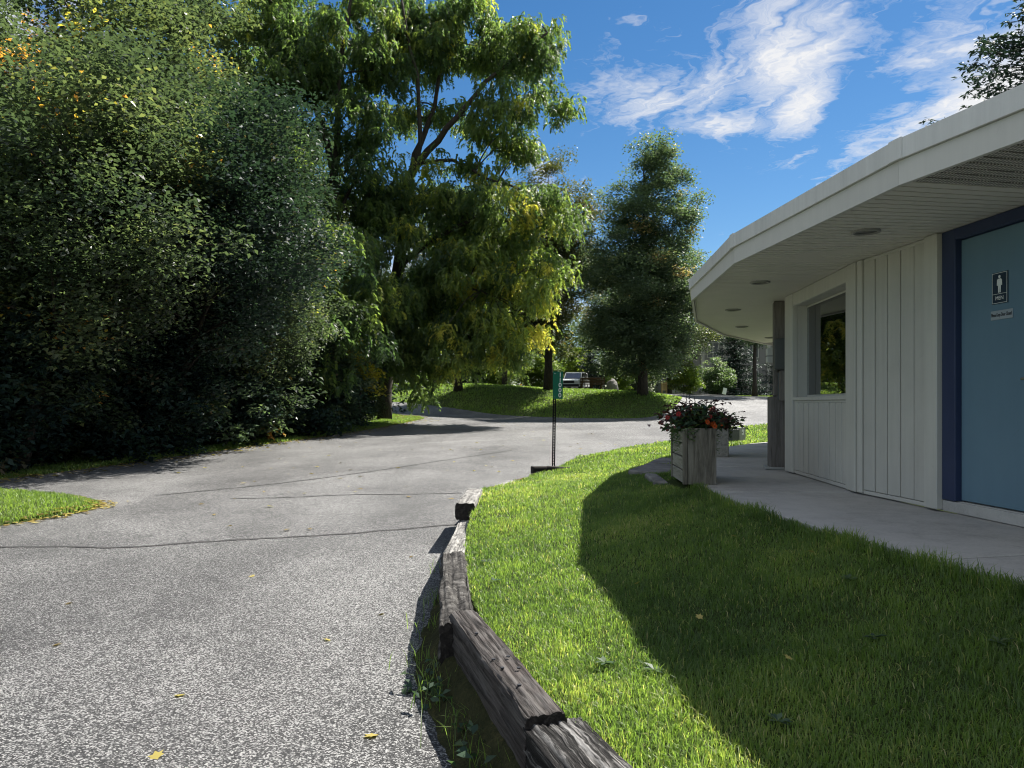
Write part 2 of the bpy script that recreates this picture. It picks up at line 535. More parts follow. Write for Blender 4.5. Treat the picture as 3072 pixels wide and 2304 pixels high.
class MB:
    """collects simple shapes for ONE part"""
    def __init__(self):
        self.v, self.f = [], []

    def quad_box(self, corners8):
        b = len(self.v)
        self.v += [tuple(c) for c in corners8]
        for q in ((0, 3, 2, 1), (4, 5, 6, 7), (0, 1, 5, 4), (1, 2, 6, 5), (2, 3, 7, 6), (3, 0, 4, 7)):
            self.f.append(tuple(b + i for i in q))
        return self

    def box(self, x0, x1, y0, y1, z0, z1):
        return self.quad_box([(x0, y0, z0), (x1, y0, z0), (x1, y1, z0), (x0, y1, z0),
                              (x0, y0, z1), (x1, y0, z1), (x1, y1, z1), (x0, y1, z1)])

    def tube(self, pts, radii, sides=8, cap=True):
        b = len(self.v)
        pts = [Vector(p) for p in pts]
        n = len(pts)
        up = Vector((0.13, 0.97, 0.2)).normalized()
        for i, p in enumerate(pts):
            d = (pts[min(i + 1, n - 1)] - pts[max(i - 1, 0)]).normalized()
            a = d.cross(up)
            if a.length < 1e-3:
                a = d.cross(Vector((1, 0, 0)))
            a.normalize()
            c_ = d.cross(a)
            for s in range(sides):
                t = 2 * math.pi * s / sides
                self.v.append(tuple(p + (a * math.cos(t) + c_ * math.sin(t)) * radii[i]))
        for i in range(n - 1):
            for s in range(sides):
                s2 = (s + 1) % sides
                self.f.append((b + i * sides + s, b + i * sides + s2, b + (i + 1) * sides + s2, b + (i + 1) * sides + s))
        if cap:
            self.f.append(tuple(b + s for s in range(sides))[::-1])
            self.f.append(tuple(b + (n - 1) * sides + s for s in range(sides)))
        return self

    def sphere(self, c, r, seg=12, rings=8, sz=1.0):
        b = len(self.v)
        for i in range(rings + 1):
            t = math.pi * i / rings
            for s in range(seg):
                a = 2 * math.pi * s / seg
                self.v.append((c[0] + r * math.sin(t) * math.cos(a), c[1] + r * math.sin(t) * math.sin(a), c[2] + r * sz * math.cos(t)))
        for i in range(rings):
            for s in range(seg):
                s2 = (s + 1) % seg
                self.f.append((b + i * seg + s, b + (i + 1) * seg + s, b + (i + 1) * seg + s2, b + i * seg + s2))
        return self

    def poly_prism(self, pts2, z0, z1, axis='z'):
        """prism of a 2-D outline; axis z: (x,y), axis y: (x,z) extruded along y, axis x: (y,z) along x"""
        b = len(self.v)
        n = len(pts2)
        for z in (z0, z1):
            for p in pts2:
                if axis == 'z': self.v.append((p[0], p[1], z))
                elif axis == 'y': self.v.append((p[0], z, p[1]))
                else: self.v.append((z, p[0], p[1]))
        self.f.append(tuple(b + i for i in range(n))[::-1])
        self.f.append(tuple(b + n + i for i in range(n)))
        for i in range(n):
            j = (i + 1) % n
            self.f.append((b + i, b + j, b + n + j, b + n + i))
        return self

    def build(self, name, mat, parent=None, smooth=False, bevel=0.0):
        me = bpy.data.meshes.new(name)
        me.from_pydata(self.v, [], self.f)
        if bevel or True:
            bm = bmesh.new()
            bm.from_mesh(me)
            bmesh.ops.recalc_face_normals(bm, faces=bm.faces)
            if bevel:
                bmesh.ops.bevel(bm, geom=list(bm.edges), offset=bevel, segments=1, affect='EDGES')
            bm.to_mesh(me)
            bm.free()
        if smooth:
            for p in me.polygons: p.use_smooth = True
        me.materials.append(MATS[mat])
        return add_obj(name, me, parent)


def copy_tree(o, parent=None):
    c = o.copy()
    COL.objects.link(c)
    c.parent = parent
    for ch in list(o.children):
        copy_tree(ch, c)
    return c


RNG = np.random.default_rng(7)


def vnoise(x, y, seed=0):
    """smooth value noise, numpy"""
    xi = np.floor(x).astype(np.int64); yi = np.floor(y).astype(np.int64)
    xf = x - xi; yf = y - yi
    def h(a, b):
        n = (a * 374761393 + b * 668265263 + seed * 1442695041) & 0xffffffff
        n = ((n ^ (n >> 13)) * 1274126177) & 0xffffffff
        return ((n ^ (n >> 16)) & 0xffff) / 65535.0
    ux = xf * xf * (3 - 2 * xf); uy = yf * yf * (3 - 2 * yf)
    return (h(xi, yi) * (1 - ux) + h(xi + 1, yi) * ux) * (1 - uy) + (h(xi, yi + 1) * (1 - ux) + h(xi + 1, yi + 1) * ux) * uy


def inside(poly, x, y):
    """vectorised point in polygon"""
    x = np.asarray(x, float); y = np.asarray(y, float)
    r = np.zeros(x.shape, bool)
    n = len(poly)
    for i in range(n):
        x0, y0 = poly[i]; x1, y1 = poly[(i + 1) % n]
        if y0 == y1: continue
        c = ((y0 > y) != (y1 > y)) & (x < (x1 - x0) * (y - y0) / (y1 - y0) + x0)
        r ^= c
    return r


def edge_dist(poly, x, y, closed=True):
    x = np.asarray(x, float); y = np.asarray(y, float)
    d = np.full(x.shape, 1e9)
    n = len(poly)
    for i in range(n if closed else n - 1):
        x0, y0 = poly[i]; x1, y1 = poly[(i + 1) % n]
        l2 = (x1 - x0) ** 2 + (y1 - y0) ** 2 + 1e-12
        t = np.clip(((x - x0) * (x1 - x0) + (y - y0) * (y1 - y0)) / l2, 0, 1)
        d = np.minimum(d, np.hypot(x - x0 - t * (x1 - x0), y - y0 - t * (y1 - y0)))
    return d


class Surf:
    """smooth height surface through control points (multiquadric)"""
    def __init__(self, pts, c=2.0):
        P = np.array(pts, float)
        self.p = P[:, :2]; self.c = c
        r = np.sqrt(((self.p[:, None] - self.p[None]) ** 2).sum(-1) + c * c)
        n = len(P)
        A = np.zeros((n + 1, n + 1))
        A[:n, :n] = r + np.eye(n) * 0.02; A[n, :n] = 1; A[:n, n] = 1
        b = np.zeros(n + 1); b[:n] = P[:, 2]
        self.w = np.linalg.solve(A, b)

    def __call__(self, x, y):
        x = np.atleast_1d(np.asarray(x, float)); y = np.atleast_1d(np.asarray(y, float))
        out = np.full(x.shape, self.w[-1])
        for (px, py), k in zip(self.p, self.w[:-1]):
            out = out + k * np.sqrt((x - px) ** 2 + (y - py) ** 2 + self.c ** 2)
        return out


def sample_mesh(poly, step_fn, zfn, name, jitter=0.0, seed=1):
    """triangulated sheet inside a plan outline; interior points from a graded grid"""
    xs = [p[0] for p in poly]; ys = [p[1] for p in poly]
    pts = []
    y = min(ys)
    while y < max(ys):
        st = step_fn(y)
        gx = np.arange(min(xs), max(xs), st)
        gy = np.full(gx.shape, y)
        ok = inside(poly, gx, gy) & (edge_dist(poly, gx, gy) > st * .45)
        pts += [(a, b) for a, b in zip(gx[ok], gy[ok])]
        y += st
    vs = [Vector(p) for p in poly] + [Vector(p) for p in pts]
    n = len(poly)
    v2, e2, f2, *_ = delaunay_2d_cdt(vs, [], [list(range(n))], 1, 1e-5)
    X = np.array([p.x for p in v2]); Y = np.array([p.y for p in v2])
    Z = zfn(X, Y)
    me = arrays_mesh(name, np.stack([X, Y, Z], 1), np.array([f for f in f2 if len(f) == 3]), smooth=True)
    bm = bmesh.new(); bm.from_mesh(me)
    bmesh.ops.recalc_face_normals(bm, faces=bm.faces)
    if sum(f.normal.z for f in bm.faces) < 0:
        bmesh.ops.reverse_faces(bm, faces=bm.faces)
    bm.to_mesh(me); bm.free()
    return me


def smooth_line(pts, n=2, closed=False):
    p = [tuple(q) for q in pts]
    for _ in range(n):
        q = []
        m_ = len(p)
        if not closed: q.append(p[0])
        for i in range(m_ if closed else m_ - 1):
            a, b = p[i], p[(i + 1) % m_]
            q.append((a[0] * .75 + b[0] * .25, a[1] * .75 + b[1] * .25))
            q.append((a[0] * .25 + b[0] * .75, a[1] * .25 + b[1] * .75))
        if not closed: q.append(p[-1])
        p = q
    return p


# ------------------------------------------------------------------ terrain
G = [(-6, 0, 0), (0, 0, 0), (4, 0, 0), (-6, 6, 0), (0, 6, .0), (-12, 0, 0), (-9.6, 14.5, .12), (-5.8, 11, .08), (0, 13, .13), (-3, 20, .25),
     (2.7, 20, .36), (4.5, 22, .44), (-5.8, 31.4, .55), (11, 31, .76), (0, 30, .48), (5, 32, .58), (-4.2, 38, .88), (0, 38, .72), (5, 38, .68), (10, 38, .85),
     (-1.3, 45, 1.05), (2.35, 42, .79), (4.9, 42, .79), (8.4, 42.6, .84),
     (-5.1, 48, 1.5), (-9.6, 52, 1.78), (-8, 45, 1.35), (11.4, 52, 1.9), (11.9, 60, 2.4), (18, 60, 2.1), (26, 60, 2.1), (20, 45, 1.35), (16, 36, .95),
     (-4, 54, 3.0), (-9, 58, 3.05), (0, 55, 2.8), (4, 54.5, 2.66), (8, 53, 2.4), (0, 48, 2.1), (4.5, 47.5, 2.05), (7.8, 46.6, 2.15), (-3.5, 50, 2.5), (0, 72, 2.8), (6, 72, 2.8), (-10, 68, 3.0), (10, 66, 2.6),
     (30, 80, 2.5), (15, 75, 2.4), (0, 100, 3.2), (-30, 60, 2.4), (-30, 30, .9), (-20, 20, .4), (-40, 0, 0), (40, 0, .6), (45, 40, 1.6), (40, 100, 3), (-40, 100, 3.2),
     (0, -30, 0), (40, -30, .3), (-40, -30, 0), (20, 10, .5), (16, 22, .65)]
_H = Surf(G, 2.5)


def H(x, y):
    return _H(np.clip(x, -60, 60), np.clip(y, -40, 110))


def h1(x, y):
    return float(H(np.array([x]), np.array([y]))[0])


ROAD_R = [(1.7, -9), (1.0, 0), (.60, 1.5), (.14, 3.0), (-.28, 4.6), (-.46, 6.6), (-.44, 8.0), (-.40, 9.5), (-.30, 10.4), (.06, 11.5), (.42, 12.9), (.85, 14.6),
          (1.7, 17.5), (2.8, 20), (4.5, 22), (6.2, 25.2), (8.5, 29.3), (11.2, 31.2), (16, 33), (26, 36), (48, 40)]
ROAD_FAR = [(48, 65), (26, 61), (19, 60.5), (15.5, 63), (13.5, 70), (10, 76), (-3, 77), (-3, 65.5), (8.5, 63), (11.4, 58.5), (11.3, 52), (10.2, 45.5), (8.0, 42.6), (5, 41.9), (2.35, 42.2),
            (-1.3, 44.8), (-5.1, 48), (-9.6, 52), (-20, 58), (-45, 66)]
ROAD_L = [(-45, 60), (-22, 52), (-13, 46.5), (-8, 42.0), (-5.2, 39.6), (-4.2, 37.9), (-4.4, 36.0), (-5.6, 31.8), (-7.5, 23.5), (-9.3, 15.5), (-11, 9.5), (-13.5, 2), (-18, -9)]
road_poly = smooth_line(ROAD_R, 2) + smooth_line(ROAD_FAR, 2) + smooth_line(ROAD_L, 2)


def grade(y):
    d = abs(y)
    return .45 if d < 12 else (.8 if d < 30 else 1.4)


me = sample_mesh(road_poly, grade, lambda x, y: H(x, y) + .03, 'road')
road = set_props(add_obj('road', me, mat='asphalt'), 'pale worn asphalt drive widening into a junction', kind='structure')

# ground sheet to the horizon, sunk a little below the road
gx = np.concatenate([[-900, -400, -200, -120, -90], np.arange(-70, 71, 1.0), [90, 120, 200, 400, 900]])
gy = np.concatenate([[-900, -400, -200, -100, -60], np.arange(-40, 111, 1.0), [140, 200, 400, 900]])
XX, YY = np.meshgrid(gx, gy)
ZZ = H(XX.ravel(), YY.ravel())
ins = inside(road_poly, XX.ravel(), YY.ravel())
ZZ = ZZ - np.where(ins, .13, 0) + np.where(ins, 0, (vnoise(XX.ravel() * .8, YY.ravel() * .8, 3) - .5) * .06)
nx, ny = len(gx), len(gy)
idx = np.arange(nx * ny).reshape(ny, nx)
F = np.stack([idx[:-1, :-1], idx[:-1, 1:], idx[1:, 1:], idx[1:, :-1]], -1).reshape(-1, 4)
me = arrays_mesh('ground', np.stack([XX.ravel(), YY.ravel(), ZZ], 1), F, smooth=True)
set_props(add_obj('ground', me, mat='turf'), 'rough grassy ground around the drive', kind='structure')

# tar-sealed seams in the asphalt (strips a few mm proud)
def seam(pts, width, name='tar_seam'):
    p = smooth_line(pts, 3)
    V, Fq = [], []
    for i, (x, y) in enumerate(p):
        a = p[max(i - 1, 0)]; b = p[min(i + 1, len(p) - 1)]
        d = Vector((b[0] - a[0], b[1] - a[1])).normalized()
        nrm = Vector((-d.y, d.x))
        ww = width * (.75 + .5 * random.random())
        j = (random.random() - .5) * width * .7
        for s in (-1, 1):
            xx, yy = x + nrm.x * (s * ww / 2 + j), y + nrm.y * (s * ww / 2 + j)
            V.append((xx, yy, h1(xx, yy) + .036))
    for i in range(len(p) - 1):
        Fq.append((2 * i, 2 * i + 1, 2 * i + 3, 2 * i + 2))
    o = add_obj(name, arrays_mesh(name, V, np.array(Fq)), road, 'tar')
    return o


random.seed(3)
seam([(-6.6, 7.9), (-5.0, 8.15), (-4.1, 8.0), (-3.2, 8.45), (-2.1, 8.75), (-1.2, 9.2), (-.45, 9.55)], .05)
seam([(-4.3, 11.7), (-3.4, 11.85), (-2.6, 12.2), (-1.8, 12.2), (-.8, 12.3)], .045)
seam([(-5.6, 12.1), (-4.4, 13.3), (-3.0, 15.4), (-1.9, 17.5), (0, 20.5)], .05)

# ------------------------------------------------------------------ round building plan
C0 = Vector((16.23, 7.08))
RE, RW, RS = 14.23, 13.07, 14.36
PH0 = -0.6


def ring(phi_deg, r):
    a = R(phi_deg)
    return (C0.x - r * math.cos(a), C0.y + r * math.sin(a))


FLOOR = 0.75
# sidewalk
side_out = [ring(p, RS) for p in np.arange(-62, 62.1, 2.0)]
side_in = [ring(p, RW - .05) for p in np.arange(-62, 62.1, 5.0)]

# right-hand lawn, held up by old timbers
lawn_edge = smooth_line([(1.75, -9), (1.1, 0), (.70, 1.5), (.20, 3.0), (-.25, 4.6), (-.42, 6.6), (-.42, 8.0), (-.40, 9.5), (-.36, 10.4), (.02, 11.5), (.42, 12.9), (.85, 14.6),
                         (1.7, 17.5), (2.8, 20), (4.5, 22), (6.2, 25.2), (8.5, 29.3), (11.2, 31.2), (16, 33), (26, 36), (46, 40)], 2)
lawn_poly = lawn_edge + [(46, 24), (28, 22)] + [ring(p, RS - .02) for p in np.arange(70, -70.1, -2.5)] + [(12, -9)]
LP = [(1.1, 0, .28), (.70, 1.5, .29), (.20, 3.0, .30), (-.25, 4.6, .31), (-.42, 6.6, .33), (-.40, 8.0, .44), (-.36, 9.5, .46), (-.32, 10.4, .42), (.04, 11.5, .39), (.42, 12.9, .40),
      (.85, 14.6, .36), (1.7, 17.5, .38), (2.8, 20, .42), (4.5, 22, .50), (6.2, 25.2, .58), (8.5, 29.3, .72), (11.2, 31.2, .82), (16, 33, .95), (26, 36, 1.2), (46, 40, 1.8),
      (1.4, 13.4, .50), (.9, 12.3, .45), (1.0, 8.2, .58), (.9, 5.6, .50), (1.2, 3.4, .46), (1.4, 1.2, .5), (1.75, -9, .3), (2.2, 16, .56), (5.5, 20.5, .66), (9, 25, .76)]
for p_ in np.arange(-62, 62.1, 6):
    x_, y_ = ring(p_, RS)
    LP.append((x_, y_, .715))
_L = Surf(LP, 1.2)


def L(x, y):
    b = _L(np.clip(x, -2, 46), np.clip(y, -9, 40))
    return b + (vnoise(np.asarray(x) * 2.2, np.asarray(y) * 2.2, 11) - .5) * .03


def l1(x, y):
    return float(L(np.array([x]), np.array([y]))[0])


me = sample_mesh(lawn_poly, lambda y: .22 if y < 15 else .8, L, 'lawn')
bm = bmesh.new(); bm.from_mesh(me)                      # skirt, so the raised edge is closed
be = [e for e in bm.edges if e.is_boundary]
ex = bmesh.ops.extrude_edge_only(bm, edges=be)
for g_ in ex['geom']:
    if isinstance(g_, bmesh.types.BMVert):
        g_.co.z -= .55
bm.to_mesh(me); bm.free()
set_props(add_obj('lawn', me, mat='turf'), 'mown lawn bank between the drive and the round building', kind='structure')

# left-hand grass island
isl_line = smooth_line([(-14, 5.2), (-9, 6.6), (-7.0, 8.0), (-6.2, 9.3), (-5.75, 10.4), (-5.85, 11.1), (-6.9, 11.9), (-8.6, 12.6), (-12, 13.4), (-17, 13.6), (-18, 8)], 2, closed=True)


def I(x, y):
    d = np.where(inside(isl_line, x, y), edge_dist(isl_line, x, y), 0)
    return H(x, y) + .035 + .10 * np.clip(d / .5, 0, 1) ** .6 + .05 * np.clip((d - .5) / 2, 0, 1)


me = sample_mesh(isl_line, lambda y: .3, I, 'grass_island')
set_props(add_obj('grass_island', me, mat='turf'), 'tongue of grass between two lanes of the drive', kind='structure')

# sidewalk slabs: each slab is a piece, split by radial joints
sw = empty('sidewalk')
set_props(sw, 'concrete walk curving round the building', kind='structure')
phs = [-62 + i * 6.2 for i in range(21)]
for a, b in zip(phs[:-1], phs[1:]):
    n_ = 5
    out = [ring(a + .04 + (b - a - .08) * i / n_, RS) for i in range(n_ + 1)]
    inn = [ring(a + .04 + (b - a - .08) * i / n_, RW - .06) for i in range(n_ + 1)]
    MB().poly_prism(out + inn[::-1], .45, FLOOR - .004 * ((phs.index(a)) % 2), 'z').build('slab', 'concrete', sw, bevel=.006)

# ------------------------------------------------------------------ the round building
SOFF, FBOT, FMID, FTOP = 2.85, 2.825, 2.965, 3.085
bld = empty('restroom_building', (ring(PH0, RW)[0], ring(PH0, RW)[1], FLOOR))
set_props(bld, 'low round beige building with wide overhanging eave and blue door', 'building')
BINV = Vector(bld.location)


class Facet:
    """local frame of one wall facet: t along the wall away from the camera, n outward, z up"""
    def __init__(self, pa, pb, r):
        a = Vector((*ring(pa, r), 0)); b = Vector((*ring(pb, r), 0))
        self.o = a; self.d = (b - a).normalized(); self.len = (b - a).length
        self.n = Vector((-self.d.y, self.d.x, 0))

    def p(self, t, n, z):
        q = self.o + self.d * t + self.n * n
        return (q.x, q.y, z)

    def box(self, mb, t0, t1, n0, n1, z0, z1):
        mb.quad_box([self.p(t0, n0, z0), self.p(t1, n0, z0), self.p(t1, n1, z0), self.p(t0, n1, z0),
                     self.p(t0, n0, z1), self.p(t1, n0, z1), self.p(t1, n1, z1), self.p(t0, n1, z1)])
        return mb


def part(mb, name, mat, parent, bevel=0.0, smooth=False):
    """build in world coordinates under a parent that has an offset"""
    o = mb.build(name, mat, None, smooth, bevel)
    off = Vector((0, 0, 0))
    q = parent
    while q is not None:
        off += Vector(q.location)
        q = q.parent
    o.data.transform(Matrix.Translation(-off))
    o.parent = parent
    return o


def boards(fc, t0, t1, n, z0, z1, parent, proud=.032):
    wd = (t1 - t0) / n
    for i in range(n):
        part(fc.box(MB(), t0 + i * wd + .008, t0 + (i + 1) * wd - .008, .0, proud + .005 * random.random(), z0, z1), 'board', 'siding', parent, bevel=.004)


def wall(fc, cut=None):
    """sheathing behind the boards; cut = (t0,t1,z0,z1) leaves a window opening"""
    mb = MB()
    if cut:
        t0, t1, z0, z1 = cut
        fc.box(mb, 0, t0, -.16, 0, FLOOR, SOFF)
        fc.box(mb, t1, fc.len, -.16, 0, FLOOR, SOFF)
        fc.box(mb, t0, t1, -.16, 0, FLOOR, z0)
        fc.box(mb, t0, t1, -.16, 0, z1, SOFF)
    else:
        fc.box(mb, 0, fc.len, -.16, 0, FLOOR, SOFF)
    return part(mb, 'wall', 'siding', bld)


random.seed(5)
phis = [PH0 + 10 * k for k in range(-5, 6)]
FA = Facet(PH0, PH0 + 10, RW)
FB = Facet(PH0 - 10, PH0, RW)
FC = Facet(PH0 + 10, PH0 + 20, RW)
# facet A: window over boards
WT0, WT1, WZ0, WZ1 = .25, 1.99, 1.64, 2.70
wa = wall(FA, (WT0, WT1, WZ0, WZ1))
boards(FA, WT0, WT1, 10, FLOOR + .05, 1.575, wa)
part(FA.box(MB(), 0.012, WT0, 0, .06, FLOOR + .012, SOFF - .004), 'corner_post', 'trim', bld, .006)
part(FA.box(MB(), WT1, FA.len + .03, 0, .06, FLOOR + .012, SOFF - .004), 'corner_post', 'trim', bld, .006)
part(FA.box(MB(), WT0, WT1, 0, .03, FLOOR + .008, FLOOR + .045), 'base_trim', 'trim', bld, .004)
win = empty('window'); win.parent = bld
part(FA.box(MB(), WT0 - .0, WT1 + .0, .0, .05, WZ1, SOFF - .003), 'header', 'trim', win, .005)
part(FA.box(FA.box(MB(), WT0, WT1, -.02, .055, 1.60, WZ0), WT0 + .01, WT1 - .01, 0, .038, 1.575, 1.5995), 'sill', 'trim', win, .004)
fr = MB()
FA.box(fr, WT0 + .002, WT0 + .05, -.15, -.108, WZ0 + .002, WZ1 - .002)
FA.box(fr, WT1 - .05, WT1 - .002, -.15, -.108, WZ0 + .002, WZ1 - .002)
FA.box(fr, WT0 + .05, WT1 - .05, -.15, -.108, WZ0 + .002, WZ0 + .05)
FA.box(fr, WT0 + .05, WT1 - .05, -.15, -.108, WZ1 - .05, WZ1 - .002)
part(fr, 'frame', 'trim', win, .003)
part(FA.box(MB(), WT0 + .028, WT1 - .028, -.1065, -.1015, WZ0 + .028, WZ1 - .028), 'pane', 'glass', win)
# the room behind the glass
rm = MB()
FA.box(rm, -.3, FA.len + .4, -2.4, -2.36, FLOOR + .02, SOFF + .1)
FA.box(rm, -.34, -.3, -2.4, -.17, FLOOR + .02, SOFF + .1)
FA.box(rm, FA.len + .4, FA.len + .44, -2.4, -.17, FLOOR + .02, SOFF + .1)
FA.box(rm, -.3, FA.len + .4, -2.36, -.17, FLOOR + .02, FLOOR + .06)
part(rm, 'room', 'dark_interior', bld)
for (t_, z_, w_, h_) in ((.35, 1.75, .22, .28), (.65, 1.80, .22, .3), (.40, 2.12, .2, .26), (1.2, 1.78, .25, .2)):
    part(FA.box(MB(), t_, t_ + w_, -.62, -.60, z_, z_ + h_), 'notice', 'sign_grey', bld)
# facet B: tall boards, door
wb = wall(FB, (0.02, 1.10, FLOOR + .09, 2.842))
boards(FB, 1.287, 2.2, 5, FLOOR + .045, SOFF - .03, wb)
part(FB.box(MB(), 1.132, 1.285, 0, .075, FLOOR + .012, SOFF - .004), 'corner_post', 'trim', bld, .006)
part(FB.box(MB(), 2.20, FB.len - .008, 0, .055, FLOOR + .014, SOFF - .005), 'corner_post', 'trim', bld, .006)
part(FB.box(MB(), 1.287, 2.198, 0, .034, FLOOR + .008, FLOOR + .04), 'base_trim', 'trim', bld, .004)
part(FB.box(MB(), 1.287, 2.198, 0, .034, SOFF - .032, SOFF - .003), 'top_trim', 'trim', bld, .004)
part(FB.box(MB(), 0.0, 1.13, -.12, .03, FLOOR + .004, FLOOR + .085), 'threshold', 'concrete', bld, .006)
fr = MB()
FB.box(fr, .98, 1.128, -.10, .035, FLOOR + .09, 2.846)
FB.box(fr, -.02, .118, -.10, .035, FLOOR + .09, 2.846)
FB.box(fr, .118, .98, -.10, .035, 2.762, 2.846)
part(fr, 'door_frame', 'frame_navy', bld, .005)
door = part(FB.box(MB(), .122, .976, -.06, -.012, FLOOR + .10, 2.758), 'door', 'door_paint', bld, .004)
dh = MB()
dh.tube([FB.p(.20, -.012, 1.72), FB.p(.20, .045, 1.72)], [.011, .011], 8)
dh.tube([FB.p(.20, .045, 1.72), FB.p(.32, .045, 1.72)], [.011, .010], 8)
part(dh, 'handle', 'chrome', door)
# facet C and the rest of the ring
wcx = wall(FC)
boards(FC, .04, FC.len - .04, 12, FLOOR + .05, SOFF - .01, wcx)
for k in range(-5, 5):
    if k in (-1, 0, 1):
        continue
    wall(Facet(PH0 + 10 * k, PH0 + 10 * k + 10, RW))
# back wall closing the plan and the roof deck
bp_ = [ring(phis[0], RW), ring(phis[-1], RW)]
part(MB().quad_box([(bp_[0][0], bp_[0][1], FLOOR), (bp_[1][0], bp_[1][1], FLOOR), (bp_[1][0] + .15, bp_[1][1], FLOOR), (bp_[0][0] + .15, bp_[0][1], FLOOR),
                    (bp_[0][0], bp_[0][1], SOFF), (bp_[1][0], bp_[1][1], SOFF), (bp_[1][0] + .15, bp_[1][1], SOFF), (bp_[0][0] + .15, bp_[0][1], SOFF)]), 'wall', 'siding', bld)
roof = part(MB().poly_prism([ring(p, RE - .03) for p in phis], SOFF + .03, FTOP - .012), 'roof', 'roofing', bld)
# eave: soffit slats, fascia and drip edge, one set for each side of the ring
for k in range(-5, 5):
    pa, pb = PH0 + 10 * k, PH0 + 10 * k + 10
    eo = [Vector((*ring(pa, RE - .035), 0)), Vector((*ring(pb, RE - .035), 0))]
    ei = [Vector((*ring(pa, RW - .02), 0)), Vector((*ring(pb, RW - .02), 0))]
    vent = k == -2
    if -3 <= k <= 3:
        N = 26
        sm = MB()
        for i in range(N):
            f0, f1_ = (i + .09) / N, (i + .91) / N
            o0, o1 = eo[0].lerp(eo[1], f0), eo[0].lerp(eo[1], f1_)
            i0, i1 = ei[0].lerp(ei[1], f0), ei[0].lerp(ei[1], f1_)
            sm.quad_box([(o0.x, o0.y, SOFF), (o1.x, o1.y, SOFF), (i1.x, i1.y, SOFF), (i0.x, i0.y, SOFF),
                         (o0.x, o0.y, SOFF + .012), (o1.x, o1.y, SOFF + .012), (i1.x, i1.y, SOFF + .012), (i0.x, i0.y, SOFF + .012)])
        so = part(sm, 'soffit', 'soffit_vented' if vent else 'soffit_paint', bld)
        if vent:
            ul = so.data.uv_layers.new(name='UVMap')
            dd = (eo[1] - eo[0]).normalized(); nn = Vector((-dd.y, dd.x, 0))
            for lp in so.data.loops:
                q = so.data.vertices[lp.vertex_index].co
                ul.data[lp.index].uv = (q.x * nn.x + q.y * nn.y, q.x * dd.x + q.y * dd.y)
        bk = MB().quad_box([(eo[0].x, eo[0].y, SOFF + .014), (eo[1].x, eo[1].y, SOFF + .014), (ei[1].x, ei[1].y, SOFF + .014), (ei[0].x, ei[0].y, SOFF + .014),
                            (eo[0].x, eo[0].y, SOFF + .022), (eo[1].x, eo[1].y, SOFF + .022), (ei[1].x, ei[1].y, SOFF + .022), (ei[0].x, ei[0].y, SOFF + .022)])
        part(bk, 'soffit_backing', 'dark_interior', bld)
    for nm, r0, r1, z0, z1, mt in (('fascia', RE - .03, RE, FBOT, FMID, 'fascia_paint'), ('drip_edge', RE - .025, RE + .022, FMID + .003, FTOP, 'drip_metal')):
        e = .003
        q = [ring(pa + e, r1), ring(pb - e, r1), ring(pb - e, r0), ring(pa + e, r0)]
        part(MB().poly_prism(q, z0, z1), nm, mt, roof)
        jc = [ring(pb - .25, r1 + .003), ring(pb + .25, r1 + .003), ring(pb + .25, r0), ring(pb - .25, r0)]
        if nm == 'drip_edge':
            part(MB().poly_prism([ring(pb - .22, r1 + .004), (ring(pb, r1 + .006)), ring(pb + .22, r1 + .004), ring(pb + .22, r1 - .01), ring(pb - .22, r1 - .01)], z0 - .002, z1 + .003), 'joint_cover', mt, roof)
# recessed lights in the soffit
for k in range(-2, 4):
    x_, y_ = ring(PH0 + 5 + 10 * k, RE - .58)
    lt = MB()
    b0 = []
    prof = [(.105, SOFF + .004), (.105, SOFF - .012), (.085, SOFF - .016), (.080, SOFF + .004)]
    n_ = 20
    base = len(lt.v)
    for (r_, z_) in prof:
        for s in range(n_):
            t = 2 * math.pi * s / n_
            lt.v.append((x_ + r_ * math.cos(t), y_ + r_ * math.sin(t), z_))
    for j in range(3):
        for s in range(n_):
            lt.f.append((base + j * n_ + s, base + j * n_ + (s + 1) % n_, base + (j + 1) * n_ + (s + 1) % n_, base + (j + 1) * n_ + s))
    lo = part(lt, 'recessed_light', 'light_trim', bld, smooth=True)
    part(MB().tube([(x_, y_, SOFF - .004), (x_, y_, SOFF - .001)], [.082, .082], 20), 'lens', 'light_lens', lo)


# ------------------------------------------------------------------ writing helper
def text_mesh(body, size, name, parent, mat, origin, xdir, ydir, depth=.002, align='CENTER', xscale=1.0):
    cu = bpy.data.curves.new('txt', 'FONT')
    cu.body = body
    cu.size = size
    cu.align_x = align
    cu.align_y = 'CENTER'
    cu.extrude = depth / 2
    to = bpy.data.objects.new('txt', cu)
    COL.objects.link(to)
    dg = bpy.context.evaluated_depsgraph_get()
    me = bpy.data.meshes.new_from_object(to.evaluated_get(dg))
    bpy.data.objects.remove(to)
    bpy.data.curves.remove(cu)
    xd, yd = Vector(xdir).normalized(), Vector(ydir).normalized()
    zd = xd.cross(yd)
    M = Matrix(((xd.x * xscale, yd.x, zd.x, origin[0]), (xd.y * xscale, yd.y, zd.y, origin[1]), (xd.z * xscale, yd.z, zd.z, origin[2]), (0, 0, 0, 1)))
    me.transform(M)
    me.materials.clear()
    me.materials.append(MATS[mat])
    o = add_obj(name, me)
    off = Vector((0, 0, 0)); q = parent
    while q is not None:
        off += Vector(q.location); q = q.parent
    me.transform(Matrix.Translation(-off))
    o.parent = parent
    return o


